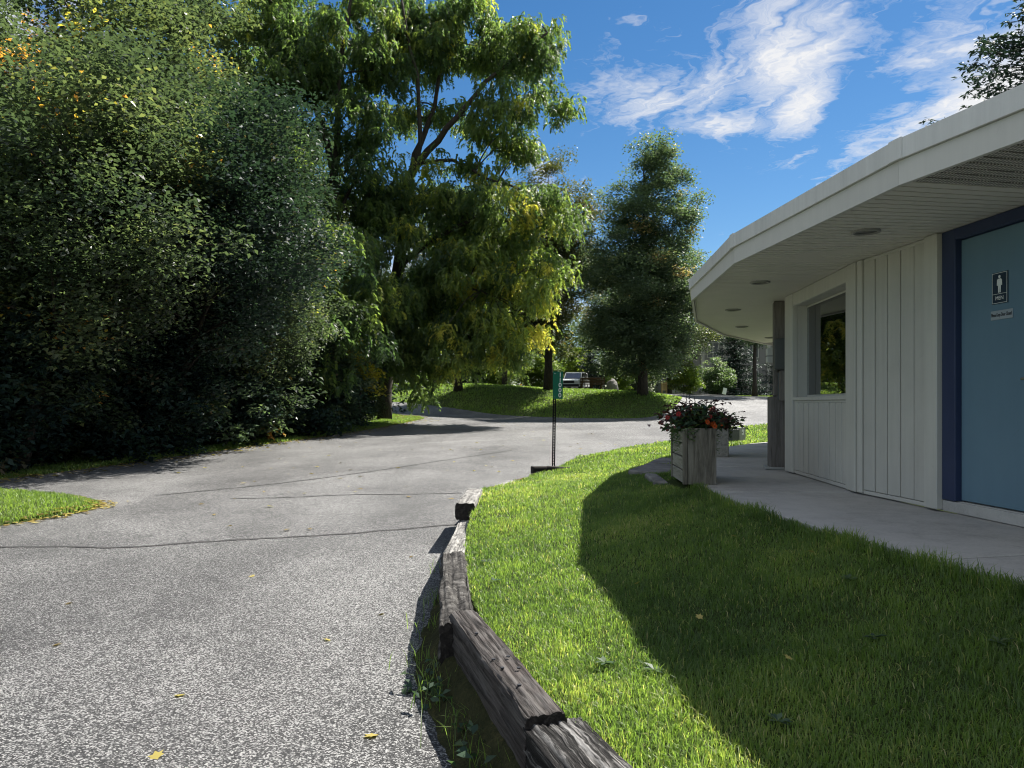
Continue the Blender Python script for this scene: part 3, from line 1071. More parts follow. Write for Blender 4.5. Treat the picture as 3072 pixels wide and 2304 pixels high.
# men's sign on the door (the reader stands outside: text runs from far jamb to near jamb)
sg = empty('restroom_sign', FB.p(.58, -.010, 2.24))
set_props(sg, 'navy restroom sign reading MEN with white figure on the blue door', 'sign')
part(FB.box(MB(), .506, .656, -.0115, -.005, 2.243, 2.459), 'plate', 'sign_navy', sg, .002)
bd = MB()
for (t0, t1, z0, z1) in ((.511, .651, 2.452, 2.4545), (.511, .651, 2.2475, 2.250), (.511, .514, 2.250, 2.452), (.648, .651, 2.250, 2.452), (.514, .648, 2.3095, 2.312)):
    FB.box(bd, t0, t1, -.005, -.0038, z0, z1)
part(bd, 'border', 'sign_white', sg)
pc = MB()
tc_ = .581
pc.tube([FB.p(tc_, -.005, 2.428), FB.p(tc_, -.0037, 2.428)], [.0105, .0105], 14)
def flat(poly):
    b = len(pc.v)
    for n_ in (-.005, -.0037):
        for (t, z) in poly: pc.v.append(FB.p(t, n_, z))
    k_ = len(poly)
    pc.f.append(tuple(range(b, b + k_))); pc.f.append(tuple(range(b + k_, b + 2 * k_)))
    for i in range(k_): pc.f.append((b + i, b + (i + 1) % k_, b + k_ + (i + 1) % k_, b + k_ + i))
flat([(tc_ - .014, 2.414), (tc_ + .014, 2.414), (tc_ + .022, 2.405), (tc_ + .024, 2.368), (tc_ + .017, 2.367), (tc_ + .0135, 2.398), (tc_ + .0125, 2.362), (tc_ + .011, 2.319),
      (tc_ + .002, 2.319), (tc_ + .001, 2.358), (tc_ - .001, 2.358), (tc_ - .002, 2.319), (tc_ - .011, 2.319), (tc_ - .0125, 2.362), (tc_ - .0135, 2.398), (tc_ - .017, 2.367), (tc_ - .024, 2.368), (tc_ - .022, 2.405)])
part(pc, 'pictogram', 'sign_white', sg)
text_mesh('MEN', .038, 'lettering', sg, 'sign_white', FB.p(.581, -.0044, 2.281), -FB.d, (0, 0, 1), .0016)
s2 = empty('notice_plate', FB.p(.565, -.010, 2.13))
set_props(s2, 'narrow grey plate reading Please Keep Door Closed below the restroom sign', 'sign')
part(FB.box(MB(), .463, .667, -.0115, -.006, 2.135, 2.198), 'plate', 'sign_grey', s2, .0015)
text_mesh('Please Keep Door Closed', .036, 'lettering', s2, 'ink', FB.p(.565, -.0052, 2.167), -FB.d, (0, 0, 1), .0014, xscale=.50)

# utility cabinet post against the far facet
cab = empty('utility_post', FC.p(.45, .1, FLOOR))
set_props(cab, 'narrow grey-brown utility post with boxes against the wall beyond the window', 'post')
part(FC.box(MB(), .30, .62, .03, .22, FLOOR + .002, 1.66), 'lower_casing', 'post_wood', cab, .02)
part(FC.box(MB(), .34, .56, .03, .16, 1.662, SOFF - .006), 'upper_post', 'post_wood', cab, .008)
part(FC.box(MB(), .10, .32, .03, .17, 1.98, 2.36), 'meter_box', 'utility_grey', cab, .012)
part(FC.box(MB(), .12, .22, .03, .11, 1.60, 1.97), 'leaflet_holder', 'post_wood', cab, .008)
part(FC.box(MB(), .24, .31, .03, .12, 1.62, 1.95), 'leaflet_holder', 'utility_grey', cab, .008)
part(FC.box(MB(), .24, .68, .04, .27, FLOOR + .001, FLOOR + .03), 'foot_plate', 'utility_pale', cab, .006)
wl = empty('wall_lamp', FC.p(1.0, .03, 2.1))
set_props(wl, 'small white box lamp fixed to the wall under the eave', 'lamp')
part(FC.box(MB(), .86, .92, .03, .06, 2.13, 2.30), 'backplate', 'light_trim', wl, .004)
part(FC.box(MB(), .80, .98, .06, .215, 2.10, 2.30), 'housing', 'white_box', wl, .012)
part(FC.box(MB(), .798, .982, .10, .217, 2.185, 2.195), 'band', 'utility_grey', wl)

# ------------------------------------------------------------------ old railway-tie edging
def timber(name, a, b, width, z_top, height, mat, label, drop_end=0.0, rough=.006, seed=0, round_=.018, sag=0.0, crack=.9, crack_f=30, cross_c=0.0):
    """a = start, b = end of the top centre line (x,y)"""
    a = Vector((*a, 0)); b = Vector((*b, 0))
    ln = (b - a).length
    d = (b - a).normalized()
    o = empty  # noqa
    nl = max(8, int(ln / (.02 if ln < 1.9 and a.y < 7 else .03))); prof = []
    w2, hh = width / 2, height
    ns = 25 if a.y < 7 else 11
    for i in range(ns): prof.append((-w2 + width * i / (ns - 1), 0))
    for i in range(1, ns): prof.append((w2, -hh * i / (ns - 1)))
    for i in range(1, ns): prof.append((w2 - width * i / (ns - 1), -hh))
    for i in range(1, ns - 1): prof.append((-w2, -hh + hh * i / (ns - 1)))
    m_ = len(prof)
    V = []; GR = []
    for i in range(nl + 1):
        x = ln * i / nl
        for (y, z) in prof:
            # rounded, worn arrises
            cy = max(0, abs(y) - (w2 - round_)); cz = max(0, abs(z + hh / 2) - (hh / 2 - round_))
            k_ = 1.0
            yy, zz = y, z
            if cy > 0 and cz > 0:
                yy -= math.copysign(cy * .35, y); zz -= math.copysign(cz * .35, z + hh / 2)
            nz_ = mnoise.noise(Vector((x * 1.2 + seed * 7.3, y * 26, z * 26 + seed)))
            n2_ = mnoise.noise(Vector((x * 2.5 + seed * 3.1, y * 60, z * 60 + seed)))
            e_ = rough * (nz_ + .6 * n2_)
            if e_ < 0: e_ *= 1.8
            wob = mnoise.noise(Vector((x * 1.6 + seed, y * 3, z * 3))) * .7
            rv = abs(mnoise.noise(Vector((x * .55 + seed * 5.7, y * crack_f + wob, z * crack_f + wob * .7))))
            rv2 = abs(mnoise.noise(Vector((x * 1.1 + seed * 2.9, y * crack_f * 2.2 + wob, z * crack_f * 2.2))))
            gv = max(0.0, 1 - rv / .10) * crack + .6 * max(0.0, 1 - rv2 / .08) * crack
            if cross_c:
                rc = abs(mnoise.noise(Vector((x * 17 + wob * 3, y * 4 + seed, z * 4))))
                gv = max(gv, max(0.0, 1 - rc / .13) * cross_c)
            gv = min(1.0, gv)
            gv *= .35 if i in (0, nl) else 1.0
            e_ -= gv * .010
            GR.append(gv)
            if abs(z) < 1e-6 or z > -hh * .02: zz += e_
            elif abs(y) > w2 * .98: yy += math.copysign(e_, y)
            zz -= drop_end * (x / ln) ** 1.5 + sag * math.sin(math.pi * x / ln)
            endn = mnoise.noise(Vector((y * 20, z * 20, seed + (0 if i == 0 else 5)))) * .004 if i in (0, nl) else 0
            V.append((x + endn, yy, zz))
    Fq = []
    for i in range(nl):
        for s in range(m_):
            s2_ = (s + 1) % m_
            Fq.append((i * m_ + s, (i + 1) * m_ + s, (i + 1) * m_ + s2_, i * m_ + s2_))
    me = bpy.data.meshes.new(name)
    me.from_pydata(V, [], Fq + [tuple(range(m_)), tuple(nl * m_ + s for s in range(m_))[::-1]])
    ga = me.attributes.new('groove', 'FLOAT', 'POINT')
    ga.data.foreach_set('value', GR)
    bm = bmesh.new(); bm.from_mesh(me); bmesh.ops.recalc_face_normals(bm, faces=bm.faces); bm.to_mesh(me); bm.free()
    me.materials.append(MATS[mat])
    me.materials.append(MATS['timber_dark'])
    for p in me.polygons:
        p.use_smooth = len(p.vertices) == 4
        if len(p.vertices) > 4: p.material_index = 1
    ob = add_obj(name, me)
    ob.location = (a.x, a.y, z_top)
    ob.rotation_euler = (0, 0, math.atan2(d.y, d.x))
    set_props(ob, label, 'timber', 'old railway ties edging the lawn')
    return ob


timber('edging_timber', (.70, 1.30), (.163, 2.93), .235, .355, .36, 'timber_black', 'deeply grooved black and silver timber nearest the viewer', seed=1, rough=.010, crack=1.3, crack_f=26)
timber('edging_timber', (.13, 2.90), (-.275, 4.36), .16, .385, .37, 'timber_grey', 'smooth grey-brown timber with bolt holes next to the grooved one', seed=2, rough=.006)
timber('edging_timber', (-.30, 4.22), (-.475, 6.28), .18, .355, .37, 'timber_rotten', 'rotten cross-cracked grey timber midway along the lawn edge', seed=3, rough=.013, cross_c=1.0)
timber('edging_timber', (-.478, 6.25), (-.465, 8.5), .17, .345, .36, 'timber_bleached', 'bleached pale timber lying under the raised block', seed=4, rough=.010, cross_c=.6)
timber('edging_timber', (-.49, 8.03), (-.46, 9.45), .20, .525, .175, 'timber_bleached', 'raised timber block with dark sawn end on the lawn edge', seed=5, rough=.007, cross_c=.5)
timber('edging_timber', (-.42, 9.6), (.0, 11.7), .17, .41, .34, 'timber_bleached', 'pale half-buried timber curving towards the address sign', seed=6, rough=.006)
timber('edging_timber', (.34, 13.15), (.58, 13.2), .18, .50, .42, 'timber_dark', 'short black stub of timber left of the address post', seed=7)
timber('edging_timber', (.60, 13.2), (1.45, 13.02), .17, .505, .30, 'timber_dark', 'long dark timber at the foot of the address post', seed=8, drop_end=.06)
wedge = [(.62, 1.2), (.30, 2.2), (.06, 2.9), (-.12, 3.5), (-.36, 4.25), (-.46, 5.2), (-.56, 6.3), (-.55, 7.6)]
wv_, wf_ = [], []
wp_ = smooth_line(wedge, 3)
for i, (x, y) in enumerate(wp_):
    a_ = wp_[max(i - 1, 0)]; b_ = wp_[min(i + 1, len(wp_) - 1)]
    d = Vector((b_[0] - a_[0], b_[1] - a_[1])).normalized(); nn = Vector((-d.y, d.x))
    k_ = (1.0 if y < 4.6 else max(.25, 1 - (y - 4.6) / 2.5))
    for j, (o_, z_) in enumerate(((-.06, .19), (.02, .16), (.07, .09), (.12, .045), (.19, .02))):
        jit = (mnoise.noise(Vector((x * 6, y * 6, j))) * .03)
        q = (x + nn.x * (o_ * k_ + jit), y + nn.y * (o_ * k_ + jit))
        wv_.append((q[0], q[1], h1(*q) + z_ * k_ + .012 + mnoise.noise(Vector((x * 14, y * 14, j * 3))) * .012))
for i in range(len(wp_) - 1):
    for j in range(4):
        wf_.append((i * 5 + j, i * 5 + j + 1, (i + 1) * 5 + j + 1, (i + 1) * 5 + j))
set_props(add_obj('soil_bank', arrays_mesh('soil_bank', wv_, np.array(wf_), smooth=True), mat='forest_soil'), 'dark soil washed against the foot of the timbers', kind='structure')
# dark end of the raised block and a strip of rusty steel on the edge behind it
# bolt holes in the grey tie
g2 = [o for o in COL.objects if o.name.startswith('edging_timber')][1]
for (x_, y_) in ((.52, .035), (.50, -.035), (.66, -.03), (.64, .045), (.30, .02), (1.05, .03)):
    MB().tube([(x_, y_, .004), (x_, y_, .009)], [.009, .009], 8).build('bolt_hole', 'ink', g2)
st = MB()
for i in range(10):
    pass
strip = smooth_line([(-.52, 9.55), (-.46, 10.3), (-.12, 11.4), (.2, 12.3)], 2)
for p, q in zip(strip[:-1], strip[1:]):
    d = (Vector(q) - Vector(p)).normalized(); nn = Vector((-d.y, d.x)) * .012
    z_ = max(h1(*p) + .08, .27)
    z2_ = max(h1(*q) + .08, .27)
    st.quad_box([(p[0] - nn.x, p[1] - nn.y, z_ - .2), (q[0] - nn.x, q[1] - nn.y, z2_ - .2), (q[0] + nn.x, q[1] + nn.y, z2_ - .2), (p[0] + nn.x, p[1] + nn.y, z_ - .2),
                 (p[0] - nn.x, p[1] - nn.y, z_ + .12), (q[0] - nn.x, q[1] - nn.y, z2_ + .12), (q[0] + nn.x, q[1] + nn.y, z2_ + .12), (p[0] + nn.x, p[1] + nn.y, z_ + .12)])
es = st.build('steel_edging', 'rust')
set_props(es, 'thin rusty edging strip between lawn and drive', 'edging')

# ------------------------------------------------------------------ address sign
SX, SY = .74, 13.75
SZ = l1(SX, SY)
ad = empty('address_sign', (SX, SY, SZ - .05))
set_props(ad, 'green address sign with white numbers 11000 on a perforated post', 'sign')
ad.rotation_euler = (0, R(.9), R(-4))
# channel post with punched holes
pm = MB()
zt = 2.12 - SZ + .05
pm.box(-.030, -.008, -.010, .010, 0, zt)
pm.box(.008, .030, -.010, .010, 0, zt)
nh = 62
for i in range(nh):
    z0_ = zt * i / nh
    pm.box(-.008, .008, -.010, -.004, z0_, z0_ + zt / nh * .48)
pm.build('post', 'steel_dark', ad)
MB().box(-.034, .145, -.016, -.012, 1.66 - SZ + .05, 2.15 - SZ + .05).build('panel', 'sign_green', ad, bevel=.0)
zc_ = 1.905 - SZ + .05
for i, ch in enumerate('11000'):
    oz = (2 - i) * .091 + zc_
    cu = text_mesh(ch, .112, 'numeral', None, 'sign_white', (.095, -.0175, oz), (1, 0, 0), (0, 0, 1), .002)
    cu.parent = ad
for zz_ in (1.70, 2.11):
    MB().tube([(0, -.0165, zz_ - SZ + .05), (0, -.022, zz_ - SZ + .05)], [.008, .008], 8).build('bolt', 'chrome', ad)


# ------------------------------------------------------------------ foliage builders
def rot_frames(n, rng, tilt=0.9):
    """random leaf frames: leaf axis and side vector"""
    az = rng.uniform(0, 2 * np.pi, n)
    dz = rng.normal(-.25, tilt * .45, n)
    ax = np.stack([np.cos(az), np.sin(az), dz], 1)
    ax /= np.linalg.norm(ax, axis=1, keepdims=True)
    up = np.stack([rng.normal(0, .45, n), rng.normal(0, .45, n), np.ones(n)], 1)
    sd_ = np.cross(ax, up)
    sd_ /= np.linalg.norm(sd_, axis=1, keepdims=True) + 1e-9
    return ax, sd_


def leaf_cards(P, size, rng, tint, aspect=.62, name='crown', curl=.18):
    n = len(P)
    ax, sd_ = rot_frames(n, rng)
    nr = np.cross(sd_, ax)
    s = (size * rng.uniform(.65, 1.25, n))[:, None]
    wv = s * aspect * .5
    v0 = P
    v1 = P + ax * s * .45 + sd_ * wv + nr * s * curl
    v2 = P + ax * s
    v3 = P + ax * s * .45 - sd_ * wv + nr * s * curl
    V = np.stack([v0, v1, v2, v3], 1).reshape(-1, 3)
    F_ = np.arange(4 * n).reshape(n, 4)
    T = np.repeat(np.clip(tint, 0, 1), 4)
    return arrays_mesh(name, V, F_, T)


def crown_points(blobs, n_clusters, per, rng, shell=.55, cl_r=.55, flat=.6):
    """cluster centres inside a set of ellipsoids, each with leaves round it"""
    B = np.array(blobs, float)               # cx,cy,cz,rx,ry,rz
    vol = B[:, 3] * B[:, 4] * B[:, 5]
    pick = rng.choice(len(B), n_clusters, p=vol / vol.sum())
    d = rng.normal(size=(n_clusters, 3)); d /= np.linalg.norm(d, axis=1, keepdims=True)
    rad = rng.uniform(0, 1, n_clusters) ** (1 / 3) * (1 - shell) + shell * rng.uniform(.7, 1.05, n_clusters)
    rad = np.minimum(rad, rng.uniform(.75, 1.12, n_clusters))
    Cn = B[pick, :3] + d * rad[:, None] * B[pick, 3:]
    rr = cl_r * rng.uniform(.55, 1.3, n_clusters)
    cnt = np.maximum(4, (per * (rr / cl_r) ** 2).astype(int))
    ii = np.repeat(np.arange(n_clusters), cnt)
    off = np.clip(rng.normal(size=(len(ii), 3)), -1.7, 1.7) * .5
    off[:, 2] *= flat
    P = Cn[ii] + off * rr[ii][:, None]
    ct = rng.normal(.42, .21, n_clusters)
    T = ct[ii] + rng.normal(0, .10, len(ii))
    return P, T, Cn, ii


def limb_mesh(mb, trunk_pts, trunk_r, targets, rng, r0=.05):
    """trunk plus boughs reaching towards cluster centres"""
    mb.tube(trunk_pts, trunk_r, 9)
    tp = [Vector(p) for p in trunk_pts]
    for c_ in targets:
        c_ = Vector(c_)
        cand = [(p, r_) for p, r_ in zip(tp, trunk_r) if p.z < c_.z - .15 * (c_ - p).length] or [(tp[len(tp) // 2], trunk_r[len(tp) // 2])]
        p, r_ = min(cand, key=lambda q: (q[0] - c_).length + .2 * abs(q[0].z - c_.z))
        mid = p.lerp(c_, .5) + Vector((rng.normal(0, .12), rng.normal(0, .12), .12 * (c_ - p).length))
        rb = min(r_ * .55, r0 * (.6 + .12 * (c_ - p).length))
        mb.tube([p, p.lerp(mid, .5) + Vector((0, 0, .03)), mid, mid.lerp(c_, .6), c_], [rb, rb * .8, rb * .6, rb * .4, rb * .15], 5, cap=False)


def broadleaf(seed, height, crown_lo, rx, n_clusters, per, leaf, trunk_r, name, shape='oval', cl_r=.6, n_limbs=26, lean=(0, 0), shell=.55):
    """returns (trunk mesh, crown mesh) in local coordinates, base at the origin"""
    rng = np.random.default_rng(seed)
    blobs = []
    nl = 9
    for i in range(nl):
        f = (i + .5) / nl
        z = crown_lo + (height - crown_lo) * f
        if shape == 'oval': rr = rx * math.sqrt(max(.02, 1 - (2 * f - 1) ** 2)) * (1.08 - .25 * f)
        elif shape == 'cone': rr = rx * max(.06, 1 - f ** 3) ** .6 * (.80 + .20 * min(1, f * 4))
        else: rr = rx * (.85 + .15 * math.sin(f * 6))
        for k in range(5):
            a = rng.uniform(0, 6.28)
            q = rr * rng.uniform(.25, .62)
            b = rr * rng.uniform(.42, .62) + .12
            blobs.append((q * math.cos(a) + lean[0] * f, q * math.sin(a) + lean[1] * f, z + rng.normal(0, .25), b, b, b * .62 + .1))
    P, T, Cn, ii = crown_points(blobs, n_clusters, per, rng, shell, cl_r)
    crown = leaf_cards(P, leaf, rng, T, name=name + '_crown')
    mb = MB()
    tp, tr_ = [], []
    for i in range(9):
        f = i / 8
        tp.append((lean[0] * f * .8 + rng.normal(0, .06) * i * .3, lean[1] * f * .8 + rng.normal(0, .06) * i * .3, -.15 + (height * .93) * f))
        tr_.append(trunk_r * ((1 - f) ** .8 * .93 + .04) * (1.35 if i == 0 else 1))
    sel = rng.choice(len(Cn), min(n_limbs, len(Cn)), replace=False)
    limb_mesh(mb, tp, tr_, Cn[sel], rng)
    tm = bpy.data.meshes.new(name + '_trunk')
    tm.from_pydata(mb.v, [], mb.f)
    for p in tm.polygons: p.use_smooth = True
    return tm, crown


def plant(name, meshes, loc, label, cat='tree', group=None, scale=1.0, rz=0.0, leafm=None, barkm='bark', sxy=1.0):
    o = empty(name, loc, rz)
    o.scale = (scale * sxy, scale * sxy, scale)
    set_props(o, label, cat, group)
    for nm, me, mt in (('trunk' if cat == 'tree' else 'stems', meshes[0], barkm), ('crown' if cat == 'tree' else 'foliage', meshes[1], leafm)):
        if len(me.materials) == 0: me.materials.append(MATS[mt])
        c_ = add_obj(nm, me, o)
        c_.material_slots[0].link = 'OBJECT'
        c_.material_slots[0].material = MATS[mt]
    return o


# --- walnut: drooping compound leaves
def frond_mesh(P, rng, tint, name, length=.58, pairs=5, leaflet=.21, wid=.075):
    n = len(P)
    az = rng.uniform(0, 2 * np.pi, n)
    L_ = length * rng.uniform(.6, 1.25, n)
    out = rng.uniform(.25, .9, n)
    hx, hy = np.cos(az) * out, np.sin(az) * out
    Vs, Ts = [], []
    for j in range(pairs):
        f = (j + .6) / pairs
        # the rachis arches out and falls
        bx = P[:, 0] + hx * L_ * (f - .30 * f * f)
        by = P[:, 1] + hy * L_ * (f - .30 * f * f)
        bz = P[:, 2] + L_ * (.20 * f - .80 * f * f)
        base = np.stack([bx, by, bz], 1)
        tz = .20 - 1.6 * f
        td = np.stack([hx, hy, np.full(n, tz)], 1)
        td /= np.linalg.norm(td, axis=1, keepdims=True)
        side = np.stack([-np.sin(az), np.cos(az), np.zeros(n)], 1)
        for s in (-1, 1):
            ll = leaflet * (1 - .35 * abs(f - .45)) * rng.uniform(.75, 1.2, n)
            d = side * s * .75 + td * .55 + np.stack([np.zeros(n), np.zeros(n), -rng.uniform(.15, .75, n)], 1)
            d /= np.linalg.norm(d, axis=1, keepdims=True)
            wv = np.cross(d, np.stack([np.cos(az + 1.57), np.sin(az + 1.57), rng.normal(0, .5, n)], 1))
            wv /= np.linalg.norm(wv, axis=1, keepdims=True) + 1e-9
            ll = ll[:, None]
            Vs.append(np.stack([base, base + d * ll * .45 + wv * wid * .5, base + d * ll, base + d * ll * .45 - wv * wid * .5], 1))
            Ts.append(np.repeat((tint + rng.normal(0, .05, n))[:, None], 4, 1))
    V = np.concatenate(Vs, 0).reshape(-1, 3)
    T = np.clip(np.concatenate(Ts, 0).ravel(), 0, 1)
    return arrays_mesh(name, V, np.arange(len(V)).reshape(-1, 4), T)


def at(px, row, Y):
    return ((px - 512) / 769 * Y, Y, EYE + (405 - row) / 769 * Y)


def walnut(seed, base, stems, blobs_px, Y, n_tw, per_tw, label, sunlit_x=None):
    """blobs are given as volumes of foliage hung round the stems, in metres relative to the base"""
    rng = np.random.default_rng(seed)
    base = Vector(base)
    B = []
    for (px, row, r_, dy) in blobs_px:
        x, y, z = at(px, row, Y + dy)
        rm_ = r_ / 769 * (Y + dy) * (.84 if row < 165 else 1.0)
        B.append((x - base.x, y - base.y, z - base.z, rm_, rm_ * 1.25, rm_ * .8))
    n_c = n_tw
    P, T, Cn, ii = crown_points(B, n_c, per_tw, rng, .35, .62, .8)
    # tint: sunlit gold of the outer right side painted into the leaf colour
    T = T + .0
    if sunlit_x is not None:
        T = T + np.clip((P[:, 0] - sunlit_x[0]) / sunlit_x[1], 0, 1) * sunlit_x[2] * np.clip(1.25 - P[:, 2] / 13.0, .1, 1)
    crown = frond_mesh(P, rng, T, 'walnut_crown')
    mb = MB()
    allp, allr = [], []
    for pts, r0, r1 in stems:
        q = [Vector(p) - base if not isinstance(p, Vector) else p for p in pts]
        rr = [r0 + (r1 - r0) * i / (len(q) - 1) for i in range(len(q))]
        # refine for natural wobble
        qq, r2 = [], []
        for i in range(len(q) - 1):
            for k in range(3):
                f = k / 3
                qq.append(q[i].lerp(q[i + 1], f) + Vector((rng.normal(0, .05), rng.normal(0, .05), 0)) * (0 if i == 0 and k == 0 else 1))
                r2.append(rr[i] + (rr[i + 1] - rr[i]) * f)
        qq.append(q[-1]); r2.append(rr[-1])
        mb.tube(qq, r2, 9)
        allp += qq; allr += r2
    sel = rng.choice(len(Cn), min(95, len(Cn)), replace=False)
    for c_ in Cn[sel]:
        c_ = Vector(c_)
        k = min(range(len(allp)), key=lambda i: (allp[i] - c_).length + (2.0 if allp[i].z > c_.z + .6 else 0) + (0 if allr[i] < .16 else .8))
        p, r_ = allp[k], allr[k]
        if (c_ - p).length > 7: continue
        mid = p.lerp(c_, .5) + Vector((rng.normal(0, .2), rng.normal(0, .2), .16 * (c_ - p).length))
        rb = min(r_ * .6, .02 + .012 * (c_ - p).length)
        mb.tube([p, p.lerp(mid, .5) + Vector((0, 0, .06)), mid, mid.lerp(c_, .6), c_], [rb, rb * .8, rb * .6, rb * .4, rb * .2], 5, cap=False)
    tm = bpy.data.meshes.new('walnut_trunk')
    tm.from_pydata(mb.v, [], mb.f)
    for p in tm.polygons: p.use_smooth = True
    return plant('walnut_tree', (tm, crown), tuple(base), label, 'tree', None, 1, 0, 'leaf_walnut')


b1 = (-7.9, 33.0, h1(-7.9, 33))
walnut(21, b1,
       [([b1, (-7.9, 33, 4.5), (-7.8, 33, 8.8), (-7.65, 33, 11.0)], .30, .22),
        ([(-7.65, 33, 11.0), (-8.0, 33.2, 12.8), (-8.9, 33.4, 15.6), (-9.9, 33.6, 19.5)], .17, .07),
        ([(-7.65, 33, 11.0), (-7.4, 32.7, 13.0), (-7.3, 32.5, 15.5), (-6.6, 32, 19.0)], .19, .06),
        ([(-7.8, 33, 8.8), (-7.1, 33.4, 10.6), (-6.4, 34, 12.6)], .10, .05),
        ([(-7.85, 33, 9.4), (-8.6, 32.4, 11.0), (-9.4, 32, 12.4)], .09, .04)],
       [(330, 55, 62, 0), (288, 30, 55, 1), (352, 125, 42, -1), (300, 130, 42, 1), (372, 205, 34, 1), (300, 210, 38, -1), (345, 255, 40, -2), (290, 265, 45, 0), (352, 315, 46, -2),
        (312, 340, 42, -1), (385, 300, 30, -1), (250, 190, 40, 2), (265, 100, 45, 2), (370, 20, 40, 1), (330, 385, 26, -1.5), (270, 20, 40, 1), (240, 40, 35, 2), (225, 120, 35, 3), (390, 70, 26, 1), (335, 180, 26, 2), (320, 300, 40, 2), (305, 272, 28, -6), (322, 322, 32, -6), (292, 222, 24, -6), (332, 250, 26, -5), (272, 60, 28, -3), (284, 140, 28, -4), (300, 365, 24, -6), (345, 290, 30, -5), (360, 340, 28, -5), (335, 375, 20, -5), (382, 120, 22, 0), (376, 60, 26, 0), (386, 168, 18, -1), (362, 165, 22, -1), (395, 90, 16, 1)],
       33, 680, 36, 'tall walnut with dark leader rising at the end of the wood')
b2 = (-6.0, 36.2, h1(-6.0, 36.2))
walnut(22, b2,
       [([b2, (-5.9, 36.2, 4.0), (-5.3, 36.1, 8.0), (-4.8, 36, 12.2)], .36, .25),
        ([(-4.8, 36, 12.2), (-4.35, 36, 13.8), (-3.6, 36.2, 15.6), (-3.1, 36.3, 19.5)], .18, .06),
        ([(-4.8, 36, 12.2), (-3.9, 35.6, 13.3), (-2.5, 35.2, 14.7), (-1.2, 35, 16.3), (1.6, 34.6, 18.3)], .20, .05),
        ([(-5.0, 36, 11.0), (-4.2, 34.8, 13.4), (-4.3, 34.2, 16.2), (-4.9, 34, 19.6)], .14, .05),
        ([(-4.5, 36, 12.8), (-2.8, 35.6, 12.9), (-1.2, 35, 11.9), (.4, 34.5, 11.2)], .10, .04),
        ([(-5.3, 36.1, 8.0), (-4.0, 35.4, 9.0), (-1.8, 34.6, 9.9), (1.0, 34, 9.6)], .16, .05),
        ([(-5.7, 36.2, 5.6), (-4.4, 35.4, 6.8), (-2.6, 34.4, 7.0), (-.8, 33.6, 6.3)], .13, .04)],
       [(520, 55, 46, 0), (470, 35, 50, 1), (425, 45, 44, 0), (545, 105, 28, -1), (500, 115, 42, -1), (452, 112, 30, 1), (558, 30, 16, 0), (568, 112, 13, -1), (405, 25, 35, 0), (552, 150, 16, -1), (400, 120, 24, 1), (520, 150, 22, 0),
        (440, 215, 42, 0), (500, 215, 44, -1), (550, 215, 30, -1), (566, 238, 16, -1.5), (552, 275, 22, -1.5), (470, 275, 45, -1.5), (525, 300, 32, -2), (420, 295, 38, 0), (490, 335, 38, -2), (445, 345, 36, -2),
        (402, 345, 34, -1), (540, 330, 16, -2), (530, 250, 30, -1), (480, 375, 14, -2), (425, 375, 20, -2), (375, 360, 22, -1), (515, 365, 12, -2), (392, 200, 24, -2), (405, 245, 26, -2.5), (392, 300, 26, -2.5), (385, 350, 26, -2.5), (412, 165, 16, -2), (440, 165, 22, -1), (480, 165, 22, -1), (425, 390, 12, -2)],
       36, 760, 34, 'spreading walnut with drooping foliage tinted sunlit gold over the junction', (0.5, 6.5, .42))

# --- woods on the left
ftA = broadleaf(31, 15.5, 2.6, 4.6, 300, 150, .165, .26, 'wood_tall', 'oval', .85, 90)
ftB = broadleaf(32, 13.0, 2.2, 4.4, 290, 145, .155, .22, 'wood_light', 'oval', .8, 90)
ftC = broadleaf(33, 17.0, 4.0, 4.0, 270, 150, .165, .24, 'wood_slim', 'cylinder', .85, 80)
ftE = broadleaf(35, 9.2, 2.3, 4.0, 240, 240, .132, .15, 'wood_overhang', 'oval', .85, 90, lean=(3.2, -.6))
sh1 = broadleaf(41, 3.2, .15, 1.75, 130, 95, .145, .05, 'thicket_round', 'oval', .42, 18)
sh2 = broadleaf(42, 2.3, .1, 1.5, 90, 75, .13, .04, 'thicket_low', 'oval', .36, 14)
WG = 'trees of the wood beside the drive'
woods = [
    ('A', -12.6, 18.4, .74, 'leaf_forest', 'small tree at the left end of the wood, nearest the grass island'),
    ('B', -11.8, 21.8, 1.0, 'leaf_forest_light', 'wood-edge tree with yellowing leaves, second from the left'),
    ('C', -10.9, 25.2, .95, 'leaf_forest', 'slim dull green wood-edge tree, third from the left'),
    ('B', -9.2, 29.0, .8, 'leaf_forest', 'olive tree of the wood edge just left of the tall walnut'),
    ('A', -16.8, 20.5, .85, 'leaf_forest', 'tree with orange leaf tips in the far left upper corner'),
    ('A', -14.0, 25.5, 1.05, 'leaf_forest', 'tall dark tree of the second row behind the left shrubs'),
    ('C', -12.6, 30.5, 1.1, 'leaf_forest_light', 'tall pale tree of the second row in the middle of the wood'),
    ('A', -12.2, 33.8, 1.1, 'leaf_forest', 'tall tree of the second row behind the walnut leader'),
    ('C', -20.5, 28.0, 1.0, 'leaf_forest', 'tree deep in the wood behind its left part'),
    ('A', -18.5, 34.5, 1.15, 'leaf_forest', 'tree deep in the wood behind its middle'),
    ('A', -14.5, 40.0, 1.1, 'leaf_forest', 'tree deep in the wood behind the tall walnut'),
    ('B', -11.3, 37.5, 1.1, 'leaf_forest', 'tree behind the two walnuts at the bend of the side road'),
    ('A', -25.5, 33.0, 1.1, 'leaf_dark', 'rearmost dark tree at the left of the wood'),
    ('B', -16.2, 15.0, .9, 'leaf_forest', 'wood tree standing beyond the left edge of the island'),
]
TY = {'A': ftA, 'B': ftB, 'C': ftC}
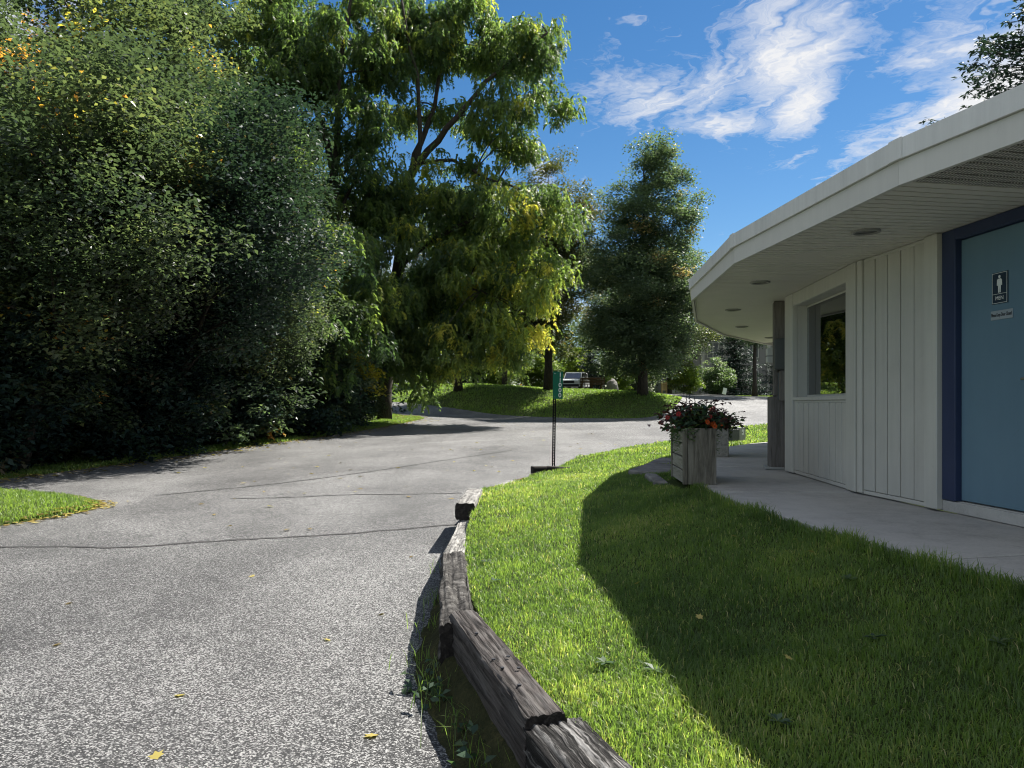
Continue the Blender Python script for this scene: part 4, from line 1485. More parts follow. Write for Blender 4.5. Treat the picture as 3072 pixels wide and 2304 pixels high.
for i, (x, y, s_, lm, lab) in enumerate(((-10.3, 16.0, .92, 'leaf_forest', 'arching tree over the road edge at the far left, beside the island'),
                                         (-9.2, 19.8, 1.0, 'leaf_dark', 'arching dark tree over the road edge, second from the left'),
                                         (-8.9, 23.6, .80, 'leaf_forest', 'arching tree over the road edge nearest the tall walnut'))):
    plant('wood_tree', ftE, (x, y, h1(x, y) - .05), lab, 'tree', WG, s_, (.0, .25, -.2, .1)[i], lm, 'bark')
for i, (k, x, y, s, lm, lab) in enumerate(woods):
    plant('wood_tree', TY[k], (x, y, h1(x, y) - .05), lab, 'tree', WG, s, i * 1.93, lm, 'bark_pale' if i % 2 else 'bark', 1.0)
SG = 'shrubs along the foot of the wood'
ords = ['first', 'second', 'third', 'fourth', 'fifth', 'sixth', 'seventh', 'eighth', 'ninth', 'tenth', 'eleventh', 'twelfth']
random.seed(11)
for i in range(12):
    f = i / 11
    y = 15.3 + 17.2 * f
    x = -9.35 + 3.9 * f - 1.0 - .35 * random.random()
    plant('wood_shrub', sh1 if i % 2 else sh2, (x, y, h1(x, y)), 'dark leafy shrub along the foot of the wood, %s from the left' % ords[i], 'shrub', SG,
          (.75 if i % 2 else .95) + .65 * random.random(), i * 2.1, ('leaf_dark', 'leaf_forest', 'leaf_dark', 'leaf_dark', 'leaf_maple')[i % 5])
for i in range(9):
    f = i / 8
    y = 16.8 + 17 * f
    x = -10.9 + 3.9 * f - .9 - .5 * random.random()
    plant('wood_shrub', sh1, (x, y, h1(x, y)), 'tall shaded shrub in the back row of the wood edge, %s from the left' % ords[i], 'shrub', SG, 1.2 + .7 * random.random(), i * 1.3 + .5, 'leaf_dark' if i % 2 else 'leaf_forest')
# one large mass of undergrowth deeper in the wood, nobody could count it
rng = np.random.default_rng(77)
n_ = 26000
yy = rng.uniform(14, 42, n_); xx = -11.5 + (yy - 14) * .228 - rng.uniform(.5, 10, n_)
zz = H(xx, yy) + rng.uniform(0, 1, n_) ** 1.4 * 4.2
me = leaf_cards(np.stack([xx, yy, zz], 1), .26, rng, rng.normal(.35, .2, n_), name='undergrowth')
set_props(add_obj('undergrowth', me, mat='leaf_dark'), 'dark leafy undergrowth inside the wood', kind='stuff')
# yellow sapling leaves by the walnut trunk
ysap = broadleaf(44, 2.6, .6, .7, 40, 40, .12, .03, 'yellow_sapling', 'oval', .3, 8)
plant('sapling', ysap, (-6.0, 30.3, h1(-6.0, 30.3) + .8), 'yellow-leaved sapling at the foot of the tall walnut', 'shrub', None, 1.15, 0, 'leaf_yellow')

# --- trees on the knoll
mpA = broadleaf(51, 16.9, 1.7, 4.6, 820, 150, .175, .30, 'maple_big', 'cone', .75, 50, shell=.6)
plant('maple_tree', mpA, (7.95, 46.8, h1(7.95, 46.8)), 'large dark green conical maple on the knoll right of the bench', 'tree', None, .95, .4, 'leaf_maple')
mpB = broadleaf(52, 15.4, 2.4, 4.3, 700, 110, .17, .30, 'maple_bronze', 'oval', .75, 40)
plant('maple_tree', mpB, (2.42, 50.5, h1(2.42, 50.5)), 'bronze-tinged maple with dark trunk behind the address sign', 'tree', None, 1.0, 0, 'leaf_bronze')
plant('maple_tree', mpB, (-3.5, 50.0, h1(-3.5, 50.0)), 'maple on the knoll half hidden behind the drooping walnut', 'tree', None, .85, 2.2, 'leaf_maple')
plant('maple_tree', ftB, (13.5, 66, h1(13.5, 66)), 'paler tree beyond the conical maple, beside the eave', 'tree', None, 1.0, 1.1, 'leaf_forest_light')
plant('maple_tree', ftA, (11.2, 71.0, h1(11.2, 71)), 'dark tree directly behind the conical maple', 'tree', None, .95, 3.0, 'leaf_maple')
plant('maple_tree', ftB, (8.8, 63.5, h1(8.8, 63.5)), 'tree filling the gap between the bronze maple and the conical maple', 'tree', None, .86, .6, 'leaf_maple')
plant('maple_tree', ftB, (-.6, 61.5, h1(-.6, 61.5)), 'tree behind the knoll left of the parked car', 'tree', None, .95, 2.6, 'leaf_maple')
BG = 'trees in the distance behind the parked car'
far_trees = [('A', -16, 66, 1.1, 'leaf_forest', 'distant tree left of the knoll behind the side road'), ('B', -9, 74, 1.1, 'leaf_forest', 'distant tree behind the left shoulder of the knoll'),
             ('A', -2, 84, 1.1, 'leaf_forest', 'distant tree behind the knoll left of the car'), ('B', 4.5, 88, .75, 'leaf_lime', 'distant sunlit yellow-green tree behind the parked car'),
             ('B', 8.5, 90, .62, 'leaf_lime', 'distant low sunlit tree right of the parked car'), ('A', 12.5, 92, .9, 'leaf_forest', 'distant dark tree behind the globe lamp'),
             ('C', 20, 95, .8, 'leaf_forest', 'distant tree behind the conical maple'), ('A', 27, 96, 1.0, 'leaf_forest_light', 'distant tree above the grey house')]
for i, (k, x, y, s, lm, lab) in enumerate(far_trees):
    plant('distant_tree', TY[k], (x, y, h1(x, y)), lab, 'tree', BG, s, i * 1.37, lm)
for i in range(7):
    x = -13 + i * 4.0
    y = 79 + (i % 3) * 2.5
    plant('distant_shrub', sh1, (x, y, h1(x, y)), 'shrub in the distance behind the knoll, %s from the left' % ords[i], 'shrub', 'distant shrubs behind the car park', 1.5, i, 'leaf_lime' if i in (3, 4, 5) else 'leaf_forest')


rng = np.random.default_rng(88)
n_ = 42000
xx = rng.uniform(-45, 45, n_); yy = rng.uniform(84, 100, n_)
top_ = 5.5 + 5 * vnoise(xx * .22, yy * .1, 41) + 2 * vnoise(xx * .7, yy * .3, 42)
zz = H(xx, yy) + rng.uniform(0, 1, n_) * top_
me = leaf_cards(np.stack([xx, yy, zz], 1), .50, rng, rng.normal(.45, .2, n_), name='distant_woods')
set_props(add_obj('distant_woods', me, mat='leaf_forest'), 'distant belt of woods closing the view', kind='stuff')

# --- spruces
def spruce(seed, height, r0, name, lo=.4, n_whorl=26, per=11, leaf=.11, dens=26):
    rng = np.random.default_rng(seed)
    P, T = [], []
    mb = MB()
    mb.tube([(0, 0, -.1), (0, 0, height * .5), (0, 0, height)], [height * .014 + .04, height * .009 + .02, .015], 8)
    for i in range(n_whorl):
        f = i / (n_whorl - 1)
        z = lo + (height - lo) * f ** .92
        rr = r0 * (1 - f) ** .85 + .10
        for k in range(max(4, int(per * (1 - .5 * f)))):
            a = rng.uniform(0, 6.28)
            ln = rr * rng.uniform(.7, 1.1)
            zt_ = z + rng.normal(0, .12)
            droop = ln * rng.uniform(.05, .28) * (1 - 1.3 * f)
            tip = Vector((math.cos(a) * ln, math.sin(a) * ln, zt_ - droop + .12 * ln))
            mb.tube([(0, 0, zt_), tuple(Vector((0, 0, zt_)).lerp(tip, .5) - Vector((0, 0, .05 * ln))), tuple(tip)], [.02 + .006 * ln, .012, .004], 4, cap=False)
            m_ = max(8, int(dens * ln))
            q = rng.uniform(.12, 1.03, m_)
            wv = .30 * ln * (1.05 - q) ** .6 * rng.uniform(-1, 1, m_)
            x = np.cos(a) * ln * q - np.sin(a) * wv
            y = np.sin(a) * ln * q + np.cos(a) * wv
            zz_ = zt_ + (tip.z - zt_) * q - .05 * ln * np.sin(np.pi * q) - np.abs(wv) * .25 + rng.normal(0, .03, m_)
            P.append(np.stack([x, y, zz_], 1)); T.append(np.clip(rng.normal(.45, .2, m_) + .3 * (q - .5), 0, 1))
    P = np.concatenate(P); T = np.concatenate(T)
    crown = leaf_cards(P, leaf * 2.0, rng, T, aspect=.34, name=name + '_crown', curl=.05)
    tm = bpy.data.meshes.new(name + '_trunk')
    tm.from_pydata(mb.v, [], mb.f)
    return tm, crown


sp1 = spruce(61, 6.5, 2.9, 'spruce_broad', .3, 24, 13, .10, 46)
sp2 = spruce(62, 15.2, 6.2, 'fir_tall', 4.0, 34, 13, .10, 60)
plant('spruce_tree', sp1, (20.4, 70.5, h1(20.4, 70.5)), 'broad dark spruce in front of the grey house', 'tree', None, 1.1, 0, 'needles')
plant('spruce_tree', sp1, (26.0, 73, h1(26, 73)), 'second dark spruce further along the grey house', 'tree', None, 1.0, 1.0, 'needles')
plant('fir_tree', sp2, (17.5, 24.6, .7), 'fir whose top shows above the roof at the right', 'tree', None, 1.02, .3, 'needles')
plant('spruce_tree', sp1, (8.2, 80, h1(8.2, 80)), 'grey-green spruce behind the globe lamp', 'tree', None, .85, 2.0, 'needles')

pine = broadleaf(63, 17.5, 6.0, 4.6, 520, 95, .19, .28, 'tall_pine', 'oval', .8, 40)
plant('pine_tree', pine, (19.7, 62.4, h1(19.7, 62.4)), 'tall high-crowned tree across the right road, its trunk showing below the eave', 'tree', None, .70, 0, 'leaf_maple')
plant('pine_tree', pine, (27.5, 64.0, h1(27.5, 64)), 'high-crowned tree across the right road, mostly behind the building', 'tree', None, .8, 2, 'leaf_maple')

# --- small plants of the far side
plant('shrub', sh2, (8.15, 58.0, h1(8.15, 58)), 'bright lime shrub between bench and conical maple', 'shrub', None, .85, 0, 'leaf_lime')
plant('shrub', sh1, (14.3, 64.0, h1(14.3, 64)), 'yellow-green young tree on the grass across the right road', 'shrub', None, .95, 1, 'leaf_lime')
plant('shrub', sh1, (17.9, 67.0, h1(17.9, 67)), 'pale variegated bush by the corner of the grey house', 'shrub', None, 1.0, 2, 'leaf_pale')
plant('shrub', sh2, (11.0, 66.0, h1(11, 66)), 'grey-green shrub behind the small wooden railing', 'shrub', None, 1.1, 2, 'leaf_maple')
plant('shrub', sh2, (24.0, 67.5, h1(24, 67.5)), 'low dark bush under the spruce by the far road', 'shrub', None, .7, 2, 'leaf_dark')

# ------------------------------------------------------------------ far house
hb = empty('grey_house', (22.5, 80.0, h1(22.5, 78)))
set_props(hb, 'grey vertical-boarded house behind the spruces across the road', 'house')
MB().box(-6.5, 9, -3, 6, -.3, 6.0).build('wall', 'house_siding', hb)
for i in range(46):
    x = -6.4 + i * .335
    if -3.25 < x < -1.5: continue
    MB().box(x, x + .05, -3.03, -3.001, .2, 5.9).build('batten', 'house_siding', hb)
for x0 in (-6.56, -3.6, -1.4, 3.0):
    MB().box(x0, x0 + .35, -3.10, -3.035, -.2, 6.0).build('pilaster', 'trim', hb)
for (x0, z0) in ((-3.0, 1.0), (-3.0, 3.8), (1.0, 1.0), (1.0, 3.8), (5.0, 1.0), (5.0, 3.8)):
    wn = MB().box(x0, x0 + 1.2, -3.07, -3.032, z0, z0 + 1.6).build('window', 'trim', hb)
    MB().box(x0 + .1, x0 + .55, -3.085, -3.072, z0 + .1, z0 + 1.5).build('pane', 'dark_interior', wn)
    MB().box(x0 + .65, x0 + 1.1, -3.085, -3.072, z0 + .1, z0 + 1.5).build('pane', 'dark_interior', wn)
MB().poly_prism([(-7.3, 5.9), (9.8, 5.9), (9.8, 6.1), (1.3, 8.8), (-7.3, 6.1)], -3.8, 6.8, 'y').build('roof', 'roofing', hb)

# ------------------------------------------------------------------ bench on the knoll
bx, by = 5.7, 55.2
bn = empty('park_bench', (bx, by, h1(bx, by) - .02), R(188))
set_props(bn, 'brown slatted park bench seen from behind on the knoll', 'bench')
for i in range(4):
    z = .50 + i * .105
    MB().box(-.92, .92, .24 + i * .02, .275 + i * .02, z, z + .092).build('back_slat', 'bench_wood', bn, bevel=.006)
for i in range(4):
    MB().box(-.92, .92, -.26 + i * .125, -.15 + i * .125, .43, .465).build('seat_slat', 'bench_wood', bn, bevel=.006)
for x in (-.72, 0, .72):
    MB().quad_box([(x - .04, .10, -.1), (x + .04, .10, -.1), (x + .04, .17, -.1), (x - .04, .17, -.1), (x - .04, .205, .9), (x + .04, .205, .9), (x + .04, .24, .9), (x - .04, .24, .9)]).build('leg', 'bench_wood', bn)
    MB().box(x - .04, x + .04, -.25, -.18, -.1, .43).build('leg', 'bench_wood', bn)
    MB().box(x - .035, x + .035, -.26, .16, .38, .428).build('seat_rail', 'bench_wood', bn)


def rock(name, loc, size, label, mat='rock', seed=1):
    bm = bmesh.new()
    bmesh.ops.create_icosphere(bm, subdivisions=3, radius=1)
    for v_ in bm.verts:
        k_ = 1 + .28 * mnoise.noise(v_.co * 1.3 + Vector((seed, 0, 0))) + .1 * mnoise.noise(v_.co * 4)
        v_.co = Vector((v_.co.x * size[0] * k_, v_.co.y * size[1] * k_, v_.co.z * size[2] * k_))
    me = bpy.data.meshes.new(name)
    bm.to_mesh(me); bm.free()
    o = add_obj(name, me, None, mat)
    o.location = loc
    set_props(o, label, 'rock')
    return o


rock('boulder', (7.25, 55.6, h1(7.25, 55.6) + .3), (.42, .42, .62), 'upright grey boulder beside the right end of the bench', seed=3)

# ------------------------------------------------------------------ parked station wagon
vx, vy = 5.75, 70.5
car = empty('parked_car', (vx, vy, h1(vx, vy) + .03), 0)
set_props(car, 'white boxy estate car parked behind the bench', 'car')
car.rotation_euler = (0, 0, R(-18))                # local -Y is the nose
prof = [(-2.25, .42), (-2.28, .62), (-2.22, .92), (-2.05, 1.02), (-1.05, 1.08), (-.95, 1.09), (2.18, 1.09), (2.25, .9), (2.25, .42), (1.75, .36), (-1.9, .36)]
MB().poly_prism([(y, z) for y, z in prof], -.90, .90, 'x').build('body', 'car_paint', car, bevel=.035)
# glasshouse with pillars, glass set in
cabp = [(-.95, 1.085), (-.38, 1.62), (-.25, 1.66), (1.85, 1.66), (2.12, 1.085)]
MB().poly_prism([(y * .985 + .01, 1.085 + (z - 1.085) * .985) for y, z in cabp], -.78, .78, 'x').build('cabin', 'dark_interior', car)
MB().box(-.76, .76, -.40, 1.88, 1.625, 1.70).build('roof', 'car_paint', car, bevel=.03)
MB().quad_box([(-.72, -.965, 1.12), (.72, -.965, 1.12), (.72, -.95, 1.12), (-.72, -.95, 1.12), (-.66, -.405, 1.62), (.66, -.405, 1.62), (.66, -.39, 1.62), (-.66, -.39, 1.62)]).build('windshield', 'glass', car)
for s in (-1, 1):
    for (y0, y1) in ((-.55, .30), (.40, 1.15), (1.25, 1.90)):
        MB().box(s * .783 - .006, s * .783 + .006, y0, y1, 1.14, 1.58).build('window', 'glass', car)
    for y in (-.90, .33, 1.18, 1.93):
        MB().quad_box([(s * .79 - .03, y - .04, 1.07), (s * .79 + .03, y - .04, 1.07), (s * .79 + .03, y + .04, 1.07), (s * .79 - .03, y + .04, 1.07),
                       (s * .74 - .03, y - .04 + (.48 if y < -.5 else 0), 1.64), (s * .74 + .03, y - .04 + (.48 if y < -.5 else 0), 1.64), (s * .74 + .03, y + .04 + (.48 if y < -.5 else 0), 1.64), (s * .74 - .03, y + .04 + (.48 if y < -.5 else 0), 1.64)]).build('pillar', 'car_paint', car)
    MB().box(s * .66 - .14, s * .66 + .14, -2.30, -2.262, .70, .86).build('headlight', 'headlight', car, bevel=.01)
    MB().box(s * 1.0 - .09, s * 1.0 + .09, -.85, -.70, 1.10, 1.24).build('mirror', 'car_paint', car, bevel=.02)
    MB().tube([(s * .60, -.20, 1.74), (s * .60, 1.7, 1.74)], [.015, .015], 6).build('roof_rail', 'chrome', car)
MB().box(-.50, .50, -2.30, -2.262, .66, .88).build('grille', 'plastic_dark', car, bevel=.01)
MB().box(-.92, .92, -2.38, -2.25, .40, .58).build('bumper', 'plastic_dark', car, bevel=.03)
for s in (-1, 1):
    for y in (-1.42, 1.38):
        t_ = MB()
        t_.tube([(s * .70, y, .32), (s * .73, y, .32), (s * .90, y, .32), (s * .925, y, .32)], [.27, .33, .33, .27], 20)
        wh = t_.build('wheel', 'tyre', car)
        MB().tube([(s * .915, y, .32), (s * .935, y, .32)], [.20, .18], 16).build('rim', 'chrome', wh)

# ------------------------------------------------------------------ globe lamp
gx_, gy_ = 6.42, 58.6
gl_ = empty('globe_lamp', (gx_, gy_, h1(gx_, gy_)))
set_props(gl_, 'black lamp post with a pale glass globe just behind the bench', 'street lamp')
MB().tube([(0, 0, -.1), (0, 0, .25), (0, 0, .3), (0, 0, 1.85)], [.09, .08, .05, .04], 10).build('pole', 'black_metal', gl_)
MB().tube([(0, 0, 1.84), (0, 0, 1.95)], [.07, .10], 12).build('collar', 'black_metal', gl_)
MB().sphere((0, 0, 2.14), .24, 18, 12).build('globe', 'globe_glass', gl_, smooth=True)

# ------------------------------------------------------------------ wooden railing across the right road
rx_, ry_ = 12.3, 62.2
rl = empty('wooden_railing', (rx_, ry_, h1(rx_, ry_)), R(62))
set_props(rl, 'short yellow wooden railing at the roadside beyond the knoll', 'railing')
for x in (-.62, .62):
    MB().box(x - .06, x + .06, -.06, .06, -.1, 1.0).build('post', 'fence_wood', rl)
for z in (.28, .82):
    MB().box(-.56, .56, -.03, .03, z, z + .09).build('rail', 'fence_wood', rl)
for i in range(5):
    x = -.42 + i * .21
    MB().box(x - .03, x + .03, -.025, .025, .371, .819).build('baluster', 'fence_wood', rl)

sn = empty('yard_sign', (17.6, 64.0, h1(17.6, 64)))
set_props(sn, 'small white tilted yard sign below the variegated bush', 'sign')
sn.rotation_euler = (0, R(12), 0)
MB().box(-.16, .16, -.02, .0, .18, .72).build('board', 'sign_white', sn)
MB().box(-.02, .02, 0.001, .03, -.2, .6).build('stake', 'fence_wood', sn)
# kerb at the far side of the right-hand road
kb = MB()
kl = smooth_line([(14.2, 66), (15.6, 62.7), (19, 60.2), (26, 60.7), (46, 64.4)], 2)
for p, q in zip(kl[:-1], kl[1:]):
    d = (Vector(q) - Vector(p)).normalized(); nn = Vector((-d.y, d.x)) * .09
    za, zb = h1(*p), h1(*q)
    kb.quad_box([(p[0] - nn.x, p[1] - nn.y, za - .2), (q[0] - nn.x, q[1] - nn.y, zb - .2), (q[0] + nn.x, q[1] + nn.y, zb - .2), (p[0] + nn.x, p[1] + nn.y, za - .2),
                 (p[0] - nn.x, p[1] - nn.y, za + .14), (q[0] - nn.x, q[1] - nn.y, zb + .14), (q[0] + nn.x, q[1] + nn.y, zb + .14), (p[0] + nn.x, p[1] + nn.y, za + .14)])
set_props(kb.build('kerb', 'concrete'), 'concrete kerb on the far side of the right road', kind='structure')

# ------------------------------------------------------------------ planters
def planter(loc, rz, width, depth, height, label, mats=('planter_wood', 'planter_board')):
    o = empty('wooden_planter', loc, rz)
    set_props(o, label, 'planter')
    n = 4
    bh = height / n
    for i in range(n):
        z0, z1 = i * bh + .006, (i + 1) * bh - .006
        for s in (0, 1):
            x0 = 0.0 if s == 0 else width - .035
            MB().box(x0, x0 + .035, .045, depth - .045, z0, z1).build('side_board', mats[1], o, bevel=.005)
    # end faces: upright planks between corner stiles
    for y0, y1 in ((0, .04), (depth - .04, depth)):
        MB().box(.032, width + .008, y0, y1, .0, height + .02).build('end_plank', mats[0], o, bevel=.004)
        MB().box(-.012, .029, y0 - .006, y1 + .006, .0, height + .012).build('corner_stile', mats[0], o, bevel=.004)
    MB().box(.036, width - .036, .041, depth - .041, .05, height - .05).build('soil', 'soil', o)
    return o


P1 = planter((1.73, 7.72, FLOOR), R(-4), .31, .90, .545, 'tall grey wooden planter with red and orange flowers by the walk')
P2 = planter((3.02, 11.9, FLOOR), R(-16), .31, .75, .42, 'second wooden planter further along the walk behind the flower box', ('planter_board', 'planter_board'))


def flower_mass(name, loc, rz, label, seed, w_, d_, ztop, big=True):
    """bedding plants: dark red foliage, green leaves, trailing stems, blooms and spikes"""
    rng = np.random.default_rng(seed)
    o = empty(name, loc, rz)
    set_props(o, label, 'flowers')
    def blobs(n, sx, sy, sz, cz):
        return np.stack([rng.normal(w_ / 2, sx, n), rng.uniform(.02, d_ - .02, n), cz + rng.uniform(0, 1, n) ** .8 * sz], 1)
    P = np.concatenate([blobs(620, w_ * .42, .2, .17, -.01), blobs(260, w_ * .30, .2, .25, .0)])
    add_obj('green_leaves', leaf_cards(P, .075, rng, rng.normal(.5, .22, len(P)), name='green_leaves'), o, 'leaf_planter')
    P = blobs(300, w_ * .48, .2, .20, .0)
    P[:, 0] += np.sign(P[:, 0] - w_ / 2) * .02
    add_obj('red_leaves', leaf_cards(P, .07, rng, rng.normal(.45, .25, len(P)), name='red_leaves'), o, 'leaf_red')
    # arching stems with leaves beyond the rim
    mb = MB(); LPs = []
    for i in range(26 if big else 10):
        a = rng.uniform(0, 6.28)
        s = Vector((w_ / 2 + rng.normal(0, .06), rng.uniform(.05, d_ - .05), .08))
        ln = rng.uniform(.16, .34)
        e = s + Vector((math.cos(a) * ln, math.sin(a) * ln * .6, rng.uniform(.0, .26)))
        mid = s.lerp(e, .5) + Vector((0, 0, .08))
        mb.tube([s, mid, e], [.004, .003, .002], 4, cap=False)
        for k in range(7):
            f = .35 + .65 * k / 6
            LPs.append((s.lerp(mid, f * 2) if f < .5 else mid.lerp(e, f * 2 - 1)) + Vector((rng.normal(0, .012), rng.normal(0, .012), rng.normal(0, .012))))
    mb.build('stems', 'leaf_red', o)
    add_obj('stem_leaves', leaf_cards(np.array(LPs), .055, rng, rng.normal(.4, .3, len(LPs)), name='stem_leaves'), o, 'leaf_red')
    # trailing vine down the left and right rim
    TP = []
    for x0, n in ((-.03, 14), (w_ + .03, 8)):
        for i in range(n):
            y0 = rng.uniform(.0, d_ * .9); ln = rng.uniform(.08, .30)
            for k in range(12):
                TP.append((x0 + rng.normal(0, .02), y0 + rng.normal(0, .02), .03 - ln * k / 11))
    for i in range(5):
        x0 = rng.uniform(-.02, .10); ln = rng.uniform(.05, .14)
        for k in range(10): TP.append((x0 + rng.normal(0, .02), -.025 + rng.normal(0, .012), .03 - ln * k / 9))
    TP = np.array(TP)
    add_obj('trailing_vine', leaf_cards(TP, .035, rng, rng.normal(.8, .15, len(TP)), name='trailing_vine'), o, 'leaf_planter')
    # blooms: ray petals round a centre
    nb = 15 if big else 4
    for i in range(nb):
        c_ = Vector((w_ / 2 + rng.normal(0, w_ * .45), rng.uniform(-.06, d_ * .6), rng.uniform(.05, .24)))
        if i == 0: c_ = Vector((.22, -.05, .09))
        if i == 1: c_ = Vector((.29, -.05, .05))
        if i == 2: c_ = Vector((-.06, -.02, .17))
        if i == 3: c_ = Vector((.10, .3, .24))
        fb_ = MB()
        nrm = Vector((rng.normal(0, .3), -1, rng.uniform(.1, .6))).normalized()
        ax_ = nrm.cross(Vector((0, 0, 1))).normalized(); ay_ = ax_.cross(nrm)
        for k in range(9):
            t = 6.283 * k / 9
            d = ax_ * math.cos(t) + ay_ * math.sin(t); e = ax_ * -math.sin(t) + ay_ * math.cos(t)
            b = len(fb_.v); r_ = .032
            for q in (c_ + d * .003, c_ + d * r_ * .6 + e * .008 + nrm * .004, c_ + d * r_, c_ + d * r_ * .6 - e * .008 + nrm * .004): fb_.v.append(tuple(q))
            fb_.f.append((b, b + 1, b + 2, b + 3))
        fb_.build('bloom', 'petal_orange' if i in (0, 1, 5, 8, 11, 13) else 'petal_red', o)
    # dark salvia spikes
    sp_ = ((.06, .25, .30), (.10, .30, .34), (.14, .22, .29), (.36, .5, .27), (.29, .4, .25), (.42, .6, .22)) if big else ((.1, .3, .2),)
    for (x, y, h_) in sp_:
        mb = MB()
        mb.tube([(x, y, .05), (x + .004, y, h_ * .6), (x, y, h_ + .06)], [.004, .003, .002], 4, cap=False)
        for k in range(13):
            z = h_ * .55 + (h_ * .55) * k / 12
            mb.sphere((x + .007 * math.cos(k * 2.4), y + .007 * math.sin(k * 2.4), z), .010 * (1.15 - .6 * k / 12), 6, 4, .8)
        mb.build('flower_spike', 'leaf_red', o)
    return o


flower_mass('bedding_flowers', (1.73, 7.72, FLOOR + .54), R(-4), 'red-leaved bedding plants with orange blooms filling the tall planter', 71, .31, .90, .545)
flower_mass('bedding_flowers', (3.02, 11.9, FLOOR + .41), R(-16), 'low green plants trailing over the second planter', 72, .31, .75, .42, False)

# stone pad beside the planter
rng_ = random.Random(4)
def slab_stone(name, pts, z, t, label):
    mb = MB().poly_prism(pts, z - t, z)
    o = mb.build(name, 'stone', None, bevel=.02)
    set_props(o, label, 'stone')
    return o
slab_stone('flagstone', [(1.52, 10.1), (1.95, 9.6), (2.26, 10.2), (2.45, 11.1), (1.95, 11.2)], .70, .12, 'large grey flagstone in the grass just left of the planter')
slab_stone('flagstone', [(1.98, 11.3), (2.5, 11.2), (2.9, 12.3), (2.4, 12.5)], .70, .10, 'flat grey flagstone behind the planter, further along the lawn')
slab_stone('kerb_stone', [(1.56, 8.45), (1.70, 8.35), (1.76, 9.3), (1.62, 9.4)], .72, .16, 'long pale kerb stone against the left side of the planter')

# low box on the back lawn with a white plate
ux, uy = 5.35, 18.4
ub = empty('utility_box', (ux, uy, l1(ux, uy)), R(28))
set_props(ub, 'low grey box with a white plate standing on the back lawn', 'utility box')
MB().box(-.22, .0, -.12, .12, -.05, .30).build('dark_side', 'utility_grey', ub, bevel=.006)
MB().box(.004, .20, -.13, .12, -.05, .335).build('pale_side', 'utility_pale', ub, bevel=.006)
MB().box(.07, .135, -.137, -.131, .16, .29).build('plate', 'sign_white', ub)
MB().box(.072, .10, -.1395, -.1375, .215, .235).build('mark', 'ink', ub)

# ------------------------------------------------------------------ grass
def blades(X, Y, Z, hgt, wid, rng, tint, name, lean=1.0):
    n = len(X)
    az = rng.uniform(0, 2 * np.pi, n)
    ln = hgt * rng.uniform(.5, 1.35, n)
    le = rng.uniform(.1, 1.0, n) * lean
    dx, dy = np.cos(az), np.sin(az)
    sa = az + np.pi / 2 + rng.normal(0, .6, n)
    sx, sy = np.cos(sa) * wid * .5, np.sin(sa) * wid * .5
    b = np.stack([X, Y, Z], 1)
    s = np.stack([sx, sy, np.zeros(n)], 1)
    mid = b + np.stack([dx * ln * le * .35, dy * ln * le * .35, ln * .58], 1)
    tip = b + np.stack([dx * ln * le * 1.05, dy * ln * le * 1.05, ln * (1.05 - .45 * le)], 1)
    V = np.stack([b - s, b + s, mid + s * .8, mid - s * .8, tip], 1).reshape(-1, 3)
    k = np.arange(n)[:, None] * 5
    T3 = np.concatenate([k + np.array([[0, 1, 2]]), k + np.array([[0, 2, 3]]), k + np.array([[3, 2, 4]])], 0)
    T = np.repeat(np.clip(tint, 0, 1), 5)
    return arrays_mesh(name, V, T3, T)


def scatter(poly, y0, y1, x0, x1, per_m2, rng):
    n = int((y1 - y0) * (x1 - x0) * per_m2)
    x = rng.uniform(x0, x1, n); y = rng.uniform(y0, y1, n)
    ok = inside(poly, x, y)
    return x[ok], y[ok]


rng = np.random.default_rng(101)
lawn_n = [(2.0, 3.6, .0, 2.9, 14000, .043, .0042), (3.6, 5.0, -.4, 2.6, 10000, .043, .0046), (5.0, 7.5, -.5, 2.3, 6500, .043, .0055), (7.5, 10.5, -.5, 2.1, 3800, .043, .007), (10.5, 14.5, -.4, 3.6, 2000, .045, .010),
          (14.5, 20, .7, 9.0, 650, .055, .015), (20, 33, 2.5, 20, 170, .06, .028)]
VX = [[], [], [], [], [], []]
for (y0, y1, x0, x1, dn, hg, wd) in lawn_n:
    x, y = scatter(lawn_poly, y0, y1, x0, x1, dn, rng)
    rr = np.hypot(x - C0.x, y - C0.y)
    ok = rr > RS + .005
    # keep off the planter, kerb stone and flagstones
    ok &= ~((x > 1.70) & (x < 2.08) & (y > 7.7) & (y < 8.7))
    for q in ([(1.52, 10.1), (1.95, 9.6), (2.26, 10.2), (2.45, 11.1), (1.95, 11.2)], [(1.98, 11.3), (2.5, 11.2), (2.9, 12.3), (2.4, 12.5)], [(1.56, 8.45), (1.70, 8.35), (1.76, 9.3), (1.62, 9.4)]):
        ok &= ~inside(q, x, y)
    x, y, rr = x[ok], y[ok], rr[ok]
    n = len(x)
    patch = vnoise(x * 1.1, y * 1.1, 5) * .6 + vnoise(x * 3.7, y * 3.7, 6) * .4
    fine = vnoise(x * 11, y * 11, 9)
    tint = .38 + (patch - .5) * .80 + (fine - .5) * .28 + rng.normal(0, .12, n)
    dry = rng.uniform(0, 1, n) < .045 + .09 * (patch > .62)
    tint = np.where(dry, rng.uniform(.88, 1.0, n), tint)
    hh = hg * (.65 + .6 * vnoise(x * 5, y * 5, 8)) * (1 + .9 * (rr < RS + .12) + .25 * (fine > .75))
    for lst, a in zip(VX, (x, y, L(x, y) - .004, hh, np.full(n, wd), tint)): lst.append(a)
X_, Y_, Z_, H_, W_, T_ = [np.concatenate(a) for a in VX]
me = blades(X_, Y_, Z_, H_, W_, rng, T_, 'lawn_grass')
set_props(add_obj('lawn_grass', me, mat='grass_blade'), 'short green grass of the lawn bank', kind='stuff')
